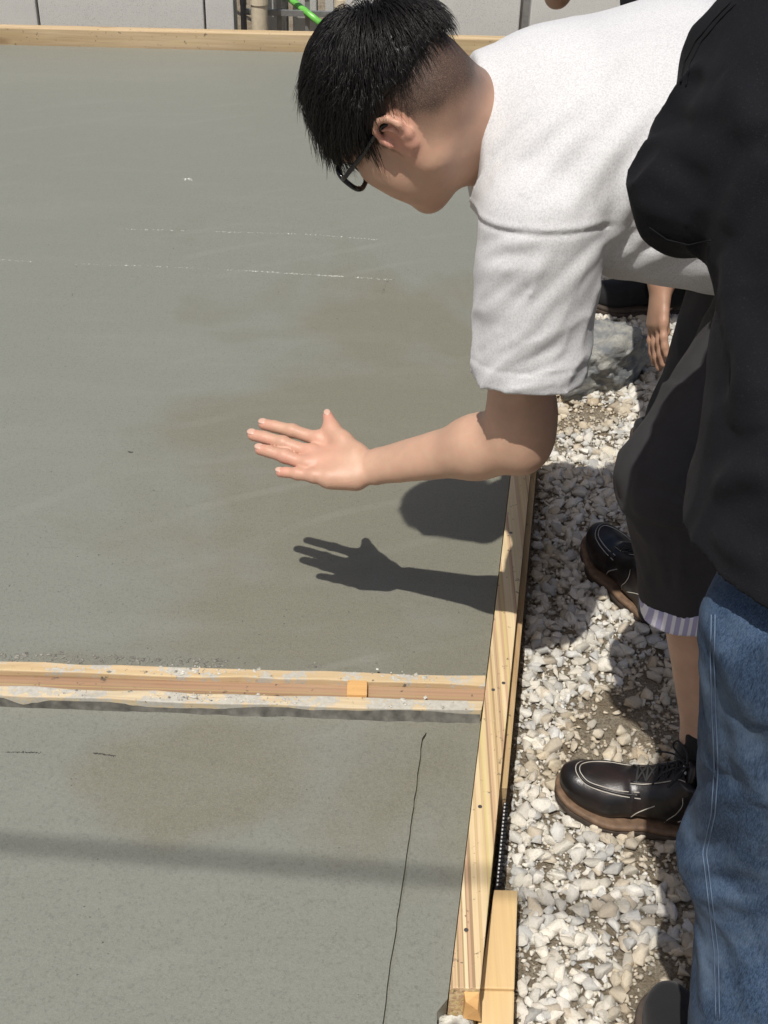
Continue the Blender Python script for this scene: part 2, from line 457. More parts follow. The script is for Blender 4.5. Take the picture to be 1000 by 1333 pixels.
M['mortar_dark'] = mat_plain('mortar_damp', (.20, .19, .165), .7, var=.55, scale=70, bump=1)
t = NT('gravel_stone')
n1 = t.noise(55, 5, .65); n2 = t.noise(320, 4, .7)
c = t.mix(t.math('MULTIPLY', n1, .5), t.attr('tint'), (.66, .62, .54))
c = t.mix(t.math('MULTIPLY', t.ramp(n2, [(.5, 0), (.75, 1)]), .35), c, (.22, .19, .15))
M['stone'] = t.done(c, .88, t.bump(t.math('ADD', n1, n2), .55, .003), .2)
t = NT('gravel_bed')
n1 = t.noise(14, 5, .65); n2 = t.noise(240, 5, .75)
c = t.mix(t.ramp(n2, [(.35, 0), (.65, 1)]), (.20, .16, .11), (.56, .49, .38))
c = t.mix(t.math('MULTIPLY', t.ramp(n1, [(.45, 0), (.6, 1)]), .6), c, (.26, .195, .12))
M['bed'] = t.done(c, .95, t.bump(t.math('ADD', n2, t.noise(70, 4)), 1, .012), .1)
t = NT('grey_boulder')
n1 = t.noise(16, 6, .6, t.map((1, 1, 2.2), rot=(.4, .5, 0)), dist=1); n2 = t.noise(120, 5, .7)
c = t.mix(t.ramp(n1, [(.36, 0), (.6, 1)]), (.17, .18, .19), (.38, .37, .33))
c = t.mix(t.math('MULTIPLY', t.ramp(n2, [(.5, 0), (.7, 1)]), .5), c, (.16, .165, .17))
M['boulder'] = t.done(c, .8, t.bump(t.math('ADD', n1, n2), .7, .008), .3)
t = NT('block_concrete')
n1 = t.noise(330, 3, .8); n2 = t.noise(5, 4)
c = t.mix(n2, (.56, .56, .535), (.66, .66, .63))
c = t.mix(t.math('MULTIPLY', t.ramp(n1, [(.56, 0), (.66, 1)]), .7), c, (.17, .17, .165))
M['block'] = t.done(c, .9, t.bump(n1, .6, .002), .2)
M['pvc'] = mat_plain('beige_pipe', (.62, .54, .40), .4, var=.12)
M['black_metal'] = mat_plain('black_post', (.025, .025, .028), .4)
M['grey_metal'] = mat_plain('grey_rail', (.36, .36, .36), .45, .6, var=.15)
M['green'] = mat_plain('green_stake', (.16, .52, .09), .3, var=.15, scale=25)
M['black_plastic'] = mat_plain('black_plastic', (.018, .018, .02), .35)
M['cable'] = mat_plain('cable', (.02, .02, .02), .6)
M['skin'] = mat_skin('skin_sunlit')
M['skin_b'] = mat_skin('skin_tan', (.40, .235, .155), (.42, .19, .13))
M['nail'] = NT('nail'); M['nail'] = M['nail'].done((.60, .385, .30), .3, None, .5)
M['tee'] = mat_cloth('white_heather_jersey', (.64, .64, .65), (.70, .70, .71), heather=.42)
M['black_tee'] = mat_cloth('black_cotton', (.0065, .0065, .0085), (.0105, .0105, .0135), lint=.14, spec=.12, sheen=.02)
M['black_pants'] = mat_cloth('black_trousers', (.006, .006, .007), (.009, .009, .010), spec=.1, sheen=0)
M['charcoal'] = mat_cloth('charcoal_chino', (.036, .034, .037), (.050, .047, .050), lint=.05, rough=.8, spec=.15, sheen=.02)
t = NT('striped_lining')
w = t.wave(28, 0, 0, 1, t.map((1, 1, .0001)), 'X')
c = t.mix(t.ramp(w, [(.55, 0), (.72, 1)]), (.40, .38, .55), (.74, .73, .80))
M['lining'] = t.done(c, .8, t.bump(t.noise(700, 2), .4, .001), .2)
M['denim'] = mat_cloth('blue_denim', (.017, .034, .068), (.030, .055, .100), twill=True, wear=(.135, .185, .255), sheen=.0, fine=.18)
M['thread'] = mat_plain('pale_thread', (.42, .38, .30), .7)
M['blue_thread'] = mat_plain('denim_thread', (.10, .145, .22), .8)
M['sock'] = mat_cloth('black_sock', (.012, .012, .013), (.016, .016, .017))
t = NT('dark_leather')
n1 = t.noise(26, 4); 
c = t.mix(t.ramp(n1, [(.4, 0), (.7, 1)]), (.010, .009, .009), (.022, .014, .012))
c = t.mix(t.math('MULTIPLY', t.ramp(t.noise(40, 5, .7), [(.6, 0), (.8, 1)]), .25), c, (.15, .12, .09))
M['leather'] = t.done(c, t.math('MULTIPLY_ADD', n1, .25, .22), t.bump(t.noise(260, 4, .7), .25, .001), .5)
t = NT('brown_toe_leather')
n1 = t.noise(30, 4)
c = t.mix(t.ramp(n1, [(.4, 0), (.7, 1)]), (.040, .018, .012), (.085, .036, .022))
M['toe_leather'] = t.done(c, .3, t.bump(t.noise(260, 4, .7), .25, .001), .5)
M['midsole'] = mat_plain('tan_welt', (.15, .092, .055), .7, var=.4, scale=60, bump=.5)
M['outsole'] = mat_plain('dark_outsole', (.055, .04, .03), .8, var=.4, scale=60, bump=.5)
M['lace'] = mat_plain('black_lace', (.02, .02, .02), .8)
M['label'] = mat_plain('pale_tongue_tab', (.66, .64, .62), .7, var=.1)
M['stitch'] = mat_plain('pale_stitch', (.50, .46, .40), .7)
M['grey_shoe'] = mat_cloth('grey_shoe', (.012, .012, .013), (.02, .02, .021))
t = NT('black_hair')
M['hair'] = t.done(t.mix(t.noise(60, 2), (.006, .005, .005), (.013, .0115, .0105)), .42, None, .45)
M['frame'] = mat_plain('black_glasses', (.010, .010, .012), .15, var=.1)
t = NT('lens'); t.done((1, 1, 1), .0)
t.b.inputs['Transmission Weight'].default_value = 1.0; t.b.inputs['IOR'].default_value = 1.1
M['lens'] = t.m
t = NT('eye'); M['eye'] = t.done((.75, .72, .68), .2)

# ------------------------------------------------------------------ ground, slabs, formwork
def rail_x(y): return .114 + (y - 1.087) * .1274      # inner edge of the skewed right-hand form board
SKEW = math.atan(.1274)
rng = np.random.default_rng(11)

def ground_sheet():
    xs = np.concatenate([[-60, -20, -8, -4], np.arange(-.2, 2.4, .03), [4, 8, 20, 60]])
    ys = np.concatenate([[-60, -20, -6, -2], np.arange(.2, 5.0, .03), [5.6, 8, 14, 30, 70]])
    X, Y = np.meshgrid(xs, ys, indexing='ij'); P = np.stack([X, Y, 0 * X], -1)
    Z = (vnoise(P, 3.2, 2) - .5) * .03 + (vnoise(P, 13, 3) - .5) * .016
    Z = np.where((X < -.1) | (X > 2.3) | (Y < .25) | (Y > 4.9), -.02, Z)
    v = np.stack([X, Y, Z], -1).reshape(-1, 3); a, b = X.shape
    i = (np.arange(a - 1)[:, None] * b + np.arange(b - 1)).ravel()
    q = np.stack([i, i + b, i + b + 1, i + 1], -1)
    tag(fast_mesh('ground', v, q, M['bed']), 'brown sandy earth under the pale gravel', kind='structure')
ground_sheet()

def slab(name, poly, z, hole=None, label=None):
    """cast concrete with a real groove where the surface was scored"""
    loops = [[Vector((x, y, 0)) for x, y in poly]]
    if hole: loops.append([Vector((x, y, 0)) for x, y in hole])
    tri = tessellate_polygon(loops); allp = [p for l in loops for p in l]
    n = len(poly); vs = [(p.x, p.y, z) for p in allp]; fs = []
    for f in tri:
        a, b, c = (allp[i] for i in f)
        fs.append(tuple(f) if (b - a).cross(c - a).z > 0 else tuple(f)[::-1])
    o = len(vs); vs += [(x, y, .004) for x, y in poly]
    for i in range(n):
        j = (i + 1) % n; fs.append((i, o + i, o + j, j))
    if hole:
        m = len(hole); o2 = len(vs); cx = np.array(hole)
        vs += [(x, y, z - .009) for x, y in hole]
        for i in range(m):
            j = (i + 1) % m; fs.append((n + i, n + j, o2 + j, o2 + i))
        for f in tessellate_polygon([[Vector((x, y, 0)) for x, y in hole]]): fs.append(tuple(o2 + i for i in f))
    ob = mesh(name, vs, fs, M['slab'])
    return tag(ob, label, kind='structure')
YC0, YC1 = 1.536, 1.618           # divider rail, near and far side
def rr(y): return rail_x(y) - .0015
back_poly = [(-2.6, YC1 + .001), (rr(YC1), YC1 + .001), (rr(5.095), 5.095), (-2.6, 5.03)]
slab('concrete_slab', back_poly, .136, None, 'large smooth wet grey concrete slab of the far bay')
cr = [(.081, 1.505), (.074, 1.485), (.066, 1.40), (.058, 1.32), (.047, 1.22), (.036, 1.12), (.026, 1.03), (.014, .90), (.000, .74)]
rg_ = random.Random(4)
cl, crr = [], []
for i, (x, y) in enumerate(spline([V(a, b, 0) for a, b in cr], 40)[:, :2]):
    w = .0015 + .0012 * min(1, i / 25) + rg_.uniform(-.0004, .0005); dx = rg_.uniform(-.0008, .0008)
    cl.append((x - w + dx, y)); crr.append((x + w + dx, y))
hole = cl + crr[::-1]
front_poly = [(-2.6, .2), (rr(1.0) - .012, .2), (rr(1.0) - .012, 1.0), (rr(1.02), 1.02), (rr(YC0), YC0 - .001), (-2.6, YC0 - .001)]
slab('concrete_slab', front_poly, .127, hole, 'smooth grey concrete slab of the near bay with a long scored line')

# glints on wet ridges put in as pale flecks, plus mortar and grit: tiny raised crumbs along faint lines
def crumbs(name, lines, n, z, mat, r0, r1, label, spread=.002, seed=1, thr=.42):
    g = np.random.default_rng(seed); vs, fs = [], []
    base = np.array([(1, 0, 0), (-1, 0, 0), (0, 1, 0), (0, -1, 0), (0, 0, .8), (0, 0, -.3)], float)
    bf = [(0, 2, 4), (2, 1, 4), (1, 3, 4), (3, 0, 4)]
    for _ in range(n):
        ln = lines[g.integers(len(lines))]; k = g.integers(len(ln) - 1); u = g.random()
        c = np.array(ln[k]) * (1 - u) + np.array(ln[k + 1]) * u
        if vnoise(V(c[0], c[1], 0) * 9, 1, seed) < thr: continue
        r = r0 + (r1 - r0) * g.random() ** 3; o = len(vs); an = g.random() * 6.28
        rot = np.array([[math.cos(an), -math.sin(an), 0], [math.sin(an), math.cos(an), 0], [0, 0, 1]])
        vs += list((base * (r * g.uniform(.7, 1.8), r, r * .6)) @ rot.T + V(c[0] + g.normal() * spread, c[1] + g.normal() * spread, z))
        fs += [tuple(i + o for i in f) for f in bf]
    return tag(mesh(name, vs, fs, mat), label, kind='stuff')
M['fleck'] = mat_plain('pale_glint', (.62, .61, .57), .5, var=.2)  # pale colour stands in for sun glints on the wet slab
crumbs('glint_flecks', [[(-0.775, 3.403), (-0.539, 3.405), (-0.239, 3.407), (-0.045, 3.385)], [(-1.042, 3.185), (-0.896, 3.172), (-0.672, 3.174), (-0.365, 3.163)], [(-0.365, 3.163), (0.001, 3.138)]], 620, .1362, M['fleck'], .0005, .0020, 'pale flecks coloured in as sun glints in two broken lines on the wet slab', .0016, 5, .22)
crumbs('mortar_crumbs', [[(-0.753, 1.648), (-0.570, 1.651), (-0.412, 1.650), (-0.254, 1.648)], [(-0.749, 1.637), (-0.489, 1.641), (-0.214, 1.638)], [(-0.254, 1.644), (-0.096, 1.644)]], 520, .137, M['mortar_dark'],
       .0008, .0042, 'crumbs of damp mortar along the far edge of the divider rail', .004, 6)
crumbs('glint_flecks', [[(-0.636, 3.780), (-0.614, 3.776)]], 46, .1362, M['fleck'], .0006, .0022, 'small cluster of pale flecks coloured in as a sun glint, alone near the far left of the wet slab', .005, 15, 0)
M['dark_fleck'] = mat_plain('dark_grit', (.05, .048, .042), .8)
dl = [[(-0.541, 2.285), (-0.533, 2.282)], [(-0.168, 3.090), (-0.150, 3.021)], [(-0.009, 3.128), (-0.023, 3.047)], [(-0.745, 2.309), (-0.742, 2.306)], [(-0.816, 2.734), (-0.818, 2.925), (-0.802, 3.055)], [(-0.927, 2.797), (-0.898, 2.741)]]
crumbs('dark_grit', dl, 170, .1362, M['dark_fleck'], .0006, .0018, 'dark grit and drag marks scattered on the far slab', .0012, 7)
g_ = np.random.default_rng(3)
sp = [[(x, y), (x + .002, y)] for x, y in zip(g_.uniform(-1.1, .2, 260), 1.65 + g_.random(260) ** 2 * 2.0) if x < rail_x(y) - .04]
crumbs('grit_specks', sp, 420, .1362, M['dark_fleck'], .0004, .0014, 'fine dark specks of grit across the far slab', .001, 8)
dl2 = [[(-0.585, 1.434), (-0.529, 1.435)], [(-0.449, 1.438), (-0.412, 1.433)]]
crumbs('drag_mark', dl2, 160, .1272, M['dark_fleck'], .0006, .0016, 'short dark drag mark at the left of the near slab', .0006, 9, 0)

# formwork ---------------------------------------------------------------
g0 = thing('form_rail', 'long striped timber form board along the right edge of the slab', 'form board', (rail_x(1.02), 1.02, 0))
def skew8(y0, y1, a0, a1, z0, z1):
    return [(rail_x(y0) + a0, y0, z0), (rail_x(y0) + a1, y0, z0), (rail_x(y1) + a1, y1, z0), (rail_x(y1) + a0, y1, z0),
            (rail_x(y0) + a0, y0, z1), (rail_x(y0) + a1, y0, z1), (rail_x(y1) + a1, y1, z1), (rail_x(y1) + a0, y1, z1)]
bev_mesh('rail_board', skew8(1.02, 5.16, 0, .040, .05, .152), M['wood_lam'], g0, .0018)
bev_mesh('packing_board', skew8(1.40, 5.16, .0405, .052, .0, .118), M['wood_side'], g0, .0015)
bev_mesh('base_board', skew8(.70, 5.16, -.004, .043, -.02, .0495), M['wood_side'], g0, .0015)
g1 = thing('form_board', 'far timber form board standing behind the slab', 'form board', (-1, 5.1, 0))
bev_mesh('board', [(-2.6, 5.036, 0), (.72, 5.112, 0), (.72, 5.160, 0), (-2.6, 5.084, 0), (-2.6, 5.036, .198), (.72, 5.112, .198), (.72, 5.160, .198), (-2.6, 5.084, .198)], M['wood_back'], g1, .003, .0012, 3, 6)
g2 = thing('divider_rail', 'cement-smeared timber divider rail between the two slab bays', 'form board', (-.5, 1.577, 0))
def cross8(y0, y1, z0, z1):
    return [(-2.6, y0, z0), (rail_x(y0) - .001, y0, z0), (rail_x(y1) - .001, y1, z0), (-2.6, y1, z0), (-2.6, y0, z1), (rail_x(y0) - .001, y0, z1), (rail_x(y1) - .001, y1, z1), (-2.6, y1, z1)]
o = bev_mesh('strip', cross8(1.5965, 1.618, .03, .150), M['wood_cement'], g2, .002, .0017, 5, 40); o['label'] = 'cream far strip smeared with cement'
o = bev_mesh('strip', cross8(1.559, 1.596, .03, .140), M['wood_red'], g2, .002, .0006, 6, 10); o['label'] = 'sunken red-brown middle strip'
o = bev_mesh('strip', cross8(1.536, 1.5585, .03, .1495), M['wood_grey'], g2, .002, .0020, 7, 40); o['label'] = 'near strip caked in pale cement'
M['dark_cement'] = mat_plain('dark_cement', (.11, .105, .09), .75, var=.5, scale=50, bump=.7)  # dark colour of the bead along the near strip's foot
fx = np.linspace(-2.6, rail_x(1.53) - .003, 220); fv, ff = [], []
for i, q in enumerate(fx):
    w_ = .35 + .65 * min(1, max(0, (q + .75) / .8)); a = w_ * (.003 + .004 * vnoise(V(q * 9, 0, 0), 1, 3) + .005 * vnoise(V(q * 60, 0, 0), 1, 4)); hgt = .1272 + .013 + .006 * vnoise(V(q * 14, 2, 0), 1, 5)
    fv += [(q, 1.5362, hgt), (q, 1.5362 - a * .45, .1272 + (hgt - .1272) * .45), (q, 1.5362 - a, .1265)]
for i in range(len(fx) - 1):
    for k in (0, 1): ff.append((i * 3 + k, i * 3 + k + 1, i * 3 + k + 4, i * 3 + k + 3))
o = mesh('cement_fillet', fv, ff, M['dark_cement'], g2, True); o['label'] = 'dark cement bead along the near foot of the rail'
x = V(-0.0359, 1.5965, 0.1315)[0]
o = bev_mesh('spacer_block', box8(x - .016, x + .017, 1.560, 1.5955, .1402, .1535), M['wood_block'], g2, .0015, .0006, 2)
o['label'] = 'small orange wood spacer set in the rail'
g3 = thing('stake_plank', 'short bright yellow plank lying against the lower end of the form rail', 'plank', (.18, 1.1, 0))
bev_mesh('plank_end', [(.150, 1.062, 0), (.198, 1.062, 0), (.213, 1.226, 0), (.1785, 1.226, 0), (.150, 1.062, .092), (.198, 1.062, .092), (.213, 1.226, .092), (.1785, 1.226, .092)], M['wood_plank'], g3, .0018)
bev_mesh('plank_end', [(.1445, .76, 0), (.172, .76, 0), (.1985, 1.0612, 0), (.1470, 1.0612, 0), (.1445, .76, .089), (.172, .76, .089), (.1985, 1.0612, .089), (.1470, 1.0612, .089)], M['wood_plank'], g3, .003)
dv = [[(x, y), (x + .10, y)] for x in np.arange(-1.0, .10, .1) for y in (1.606, 1.614, 1.543, 1.552)]
crumbs('cement_splashes', dv, 700, .1496, M['mortar'], .0007, .0040, 'pale cement crumbs splashed along the divider rail', .004, 25, .5)
crumbs('cement_splashes', dv, 260, .1496, M['mortar_dark'], .0006, .0030, 'dark damp cement crumbs on the divider rail', .004, 26, .5)
def nail(x, y, z, par, nx=(0, 0, 1)):
    n_ = V(*nx); v, f = tube([V(x, y, z) - n_ * .002, V(x, y, z) + n_ * .0008], .0032, 10); mesh('nail_head', v, f, M['nail_steel'], par)
M['nail_steel'] = mat_plain('nail_steel', (.20, .19, .18), .45, .8, var=.3)
for y in (1.583, 1.60, 1.33, 2.02, 1.11): nail(rail_x(y) + (.013 if y != 1.60 else .029), y, .152, g0)
# black dimpled strip between rail and gravel
g4 = thing('drain_strip', 'black ribbed plastic strip beside the form rail', 'plastic strip', (.19, 1.3, 0))
ss = []
ydir = nrm(V(.1274, 1, 0)); xdir = V(ydir[1], -ydir[0], 0)
p0 = V(rail_x(1.236) + .046, 1.236, 0)
def obox(c, dx, dy, z0, z1): 
    q = [c - xdir * dx - ydir * dy, c + xdir * dx - ydir * dy, c + xdir * dx + ydir * dy, c - xdir * dx + ydir * dy]
    return [p + V(0, 0, z0) for p in q] + [p + V(0, 0, z1) for p in q]
BF = [(3, 2, 1, 0), (4, 5, 6, 7), (0, 1, 5, 4), (1, 2, 6, 5), (2, 3, 7, 6), (3, 0, 4, 7)]
mesh('web', obox(p0 + ydir * .085 + xdir * .004, .0015, .088, 0, .085), BF, M['black_plastic'], g4)
mesh('ribs', *join([(obox(p0 + ydir * (.004 + .0075 * k) + xdir * .0085, .0022, .0022, .01, .088), BF) for k in range(22)]), M['black_plastic'], g4)
mesh('studs', *join([(obox(p0 + ydir * (.004 + .0075 * k) + xdir * .0048, .0011, .0011, .0852, .0872), BF) for k in range(22)]), M['label'], g4)
# mortar lump on the cut end of the base board
def lump(name, c, r, mat, label, seed, cat='mortar'):
    bm = bmesh.new(); bmesh.ops.create_icosphere(bm, subdivisions=4, radius=1)
    P = np.array([v.co for v in bm.verts]); n = 1 + (vnoise(P, 1.6, seed) - .5) * .7 + (vnoise(P, 5, seed) - .5) * .35 + (vnoise(P, 13, seed) - .5) * .12
    for v, k in zip(bm.verts, n): v.co = Vector((v.co.x * k * r[0] , v.co.y * k * r[1], v.co.z * k * r[2])) 
    me = bpy.data.meshes.new(name); bm.to_mesh(me); bm.free()
    ob = link(name, me, mat); ob.location = c
    return tag(ob, label, cat)
lump('mortar_lump', (.116, 1.006, .075), (.030, .012, .038), M['mortar'], 'grey lump of mortar stuck on the lower end of the form rail', 3)
q_ = [(.124, 1.006, .102), (.148, 1.004, .098), (.149, 1.0185, .098), (.125, 1.0185, .102), (.127, 1.010, .138), (.143, 1.007, .128), (.146, 1.0185, .143), (.126, 1.0185, .147)]
tag(bev_mesh('wood_scrap', q_, M['wood_block'], None, .0012, .0022, 5, 0), 'orange splintered wood scrap at the cut end of the form rail', 'wood scrap')

# ------------------------------------------------------------------ background behind the far board
gw = thing('block_wall', 'low speckled concrete block wall behind the far form board', 'wall', (-1, 5.34, 0))
def blk(x0, x1, y, z0=0, z1=.46):
    bev_mesh('block', box8(x0, x1, y, y + .12, z0, z1), M['block'], gw, .006)
for x0, x1, y in ((-2.72, -2.065, 5.33), (-2.055, -1.438, 5.325), (-1.430, -.775, 5.33), (-.767, -.655, 5.327)): blk(x0, x1, y)
gw = thing('block_wall', 'speckled concrete wall behind the black-haired man with one wide dark joint', 'wall', (.3, 5.34, 0))
for x0, x1, y in ((-.215, .475, 5.33), (.515, 1.12, 5.325), (1.13, 1.8, 5.33), (1.81, 2.5, 5.33)): blk(x0, x1, y)
mesh('joint_backing', box8(.47, .52, 5.37, 5.40, 0, .45), BF, M['grey_metal'], gw)
def post(name, x, r, y, z1, mat, label, cat, group=None):
    v, f = tube([(x, y, 0), (x, y, .12), (x, y, z1 - .01), (x, y, z1)], [r, r, r, r * .9], 20)
    g = thing(name, label, cat, (x, y, 0), group)
    mesh('shaft', v, f, mat, g, True)
    v, f = tube([(x, y, .235), (x, y, .265)], r * 1.12, 20); mesh('collar', v, f, mat, g, False)
    return g
post('beige_post', -0.557, .033, 5.36, 1.1, M['pvc'], 'beige round post beside the thin black post', 'post')
post('beige_post', -0.230, .028, 5.36, 1.0, M['pvc'], 'beige round post partly behind the black hair', 'post')
post('black_post', -0.618, .012, 5.34, 1.2, M['black_metal'], 'thin black post at the end of the block wall', 'post')
gr = thing('metal_rack', 'grey metal rack rails between the two beige posts', 'rack', (-.43, 5.5, 0))
for z in (.16, .255, .40):
    mesh('rail', box8(-.64, -.22, 5.47, 5.485, z, z + .022), BF, M['grey_metal'], gr)
for x in (-.60, -.50, -.385, -.27):
    mesh('upright', box8(x, x + .02, 5.488, 5.503, 0, .8), BF, M['grey_metal'], gr)
for i, (x, w, l) in enumerate(((-.60, .13, 'left'), (-.445, .10, 'middle'), (-.31, .09, 'right'))):
    tag(bev_mesh('loose_block', box8(x, x + w, 5.62, 5.72, 0, .215), M['block'], None, .005), 'small grey block behind the rack, %s one of three' % l, 'block', 'small blocks behind the rack')
a, b_ = V(-0.3171, 5.3975, 0.1572), V(-0.4709, 5.5955, 0.2085)
v, f = tube([a, a + (b_ - a) * .5, b_, b_ + (b_ - a) * 6], .0135, 12)
tag(mesh('green_stake', v, f, M['green'], None, True), 'bright green plastic stake leaning behind the far form board', 'stake')
# overhead service cable (out of frame): its soft shadow crosses the near slab
sh0, sh1 = V(-.548, 1.255, .127), V(.105, 1.218, .127); up = 4.3
A_, B_ = sh0 + V(-.165, -.44, 1) * up, sh1 + V(-.165, -.44, 1) * up; dv = nrm(B_ - A_)
pts = [A_ + dv * s - V(0, 0, 0) + V(0, 0, .0012 * (s) ** 2) for s in np.linspace(-9, 9, 41)]
v, f = tube(pts, .0085, 8); tag(mesh('overhead_cable', v, f, M['cable'], None, True), 'thin black overhead cable crossing high above the slab', 'cable')

# ------------------------------------------------------------------ gravel
def rock_shapes(n, npt, seed, bevel=0.0):
    """angular crushed stones: convex hulls of random points, edges eased on the big ones"""
    out = []
    for k in range(n):
        g = np.random.default_rng(seed + k); bm = bmesh.new()
        for d in nrm_rows(g.normal(size=(npt, 3))):
            d = d * g.uniform(.80, 1.05) * np.array([1, g.uniform(.8, .95), .66]); bm.verts.new(Vector(d))
        r = bmesh.ops.convex_hull(bm, input=bm.verts)
        bmesh.ops.delete(bm, geom=[e for e in r['geom_interior'] if isinstance(e, bmesh.types.BMVert)], context='VERTS')
        bmesh.ops.dissolve_limit(bm, angle_limit=.30, verts=bm.verts, edges=bm.edges)
        if bevel: bmesh.ops.bevel(bm, geom=list(bm.edges), offset=bevel, segments=1, affect='EDGES', clamp_overlap=True)
        bmesh.ops.triangulate(bm, faces=bm.faces); bm.verts.index_update()
        P = np.array([v.co for v in bm.verts]) * np.array([1, g.uniform(.68, 1), g.uniform(.7, 1.05)])
        out.append((P, np.array([[v.index for v in f.verts] for f in bm.faces]))); bm.free()
    return out
def nrm_rows(v): return v / (np.linalg.norm(v, axis=-1, keepdims=True) + 1e-12)
ROCKS = {3: rock_shapes(8, 26, 50, .10), 2: rock_shapes(30, 14, 100, .045), 1: rock_shapes(16, 10, 200)}
TINTS = np.array([(.76, .72, .63), (.70, .65, .55), (.78, .75, .69), (.62, .60, .55), (.48, .485, .48), (.72, .68, .59), (.54, .46, .35), (.76, .72, .65), (.68, .68, .66)])
def randrot(g, flat=.5):
    a = g.uniform(0, 6.283); q = nrm(V(g.normal() * flat, g.normal() * flat, 1)); x = nrm(np.cross(V(math.sin(a), math.cos(a), .01), q)); y = np.cross(q, x)
    return np.stack([x, y, q], 1)
def ground_z(x, y):
    P = np.stack([x, y, 0 * x], -1); return (vnoise(P, 3.2, 2) - .5) * .03 + (vnoise(P, 13, 3) - .5) * .016
def bare(x, y):           # patches where the brown earth shows between the stones
    P = np.stack([x, y, 0 * x], -1)
    q = 0
    for cx, cy, r, a in ((.43, 1.67, .10, .19), (.50, 2.38, .11, .15), (.49, 1.97, .15, .17)): q = q + a * np.exp(-((x - cx) ** 2 + (y - cy) ** 2) / r ** 2)
    return vnoise(P, 4.5, 21) * .7 + vnoise(P, 14, 22) * .3 + q
def edge_x(y): return np.where(y < 1.235, .215 - (1.226 - y) * .09, rail_x(y) + .056)
def scatter(name, n, r_lo, r_hi, pw, lod, box, lift, seed, label, skip=.0, thr=1.0):
    g = np.random.default_rng(seed); vs, fs, cs = [], [], []; o = 0
    X = g.uniform(box[0], box[1], n); Y = g.uniform(box[2], box[3], n); Z = ground_z(X, Y); BR = bare(X, Y)
    for x, y, z, br in zip(X, Y, Z, BR):
        r = r_lo + (r_hi - r_lo) * g.random() ** pw
        if x - r * .7 < edge_x(np.float64(y)): continue
        if br > thr and g.random() < .85: continue
        P, Fc = ROCKS[lod][g.integers(len(ROCKS[lod]))]
        P = (P * r) @ randrot(g).T + V(x, y, z + r * lift * g.uniform(.4, 1.2))
        c = TINTS[g.integers(len(TINTS))] * g.uniform(.62, 1.06)
        if br > thr - .08: c = c * np.array([.80, .72, .60])
        vs.append(P); fs.append(Fc + o); cs.append(np.tile(np.append(c, 1), (len(P), 1))); o += len(P)
    ob = fast_mesh(name, np.concatenate(vs), np.concatenate(fs), M['stone'], None, False, ('tint', np.concatenate(cs)))
    return tag(ob, label, kind='stuff')
scatter('gravel', 24000, .0058, .0225, 2.0, 2, (.15, .95, .6, 4.2), .45, 1, 'pale crushed limestone gravel beside the form rail', thr=.68)
scatter('gravel_fines', 34000, .0028, .0080, 1.5, 1, (.15, .95, .6, 4.2), .6, 2, 'small pale gravel chips between the larger stones', thr=.74)
scatter('gravel', 2600, .014, .034, 1.6, 1, (.95, 2.3, .3, 4.9), .45, 3, 'pale crushed stone gravel beyond the people', thr=.7)
def stone(c, r, tint, label, seed, lod=3, mat=None):
    g = np.random.default_rng(seed); P, Fc = ROCKS[lod][seed % len(ROCKS[lod])]
    P = (P * np.asarray(r)) @ randrot(g, .25).T
    ob = fast_mesh('stone', P, Fc, mat or M['stone'], None, False, ('tint', np.tile(tuple(tint) + (1,), (len(P), 1)))); ob.location = c
    return tag(ob, label, 'stone', 'large loose stones on the gravel')
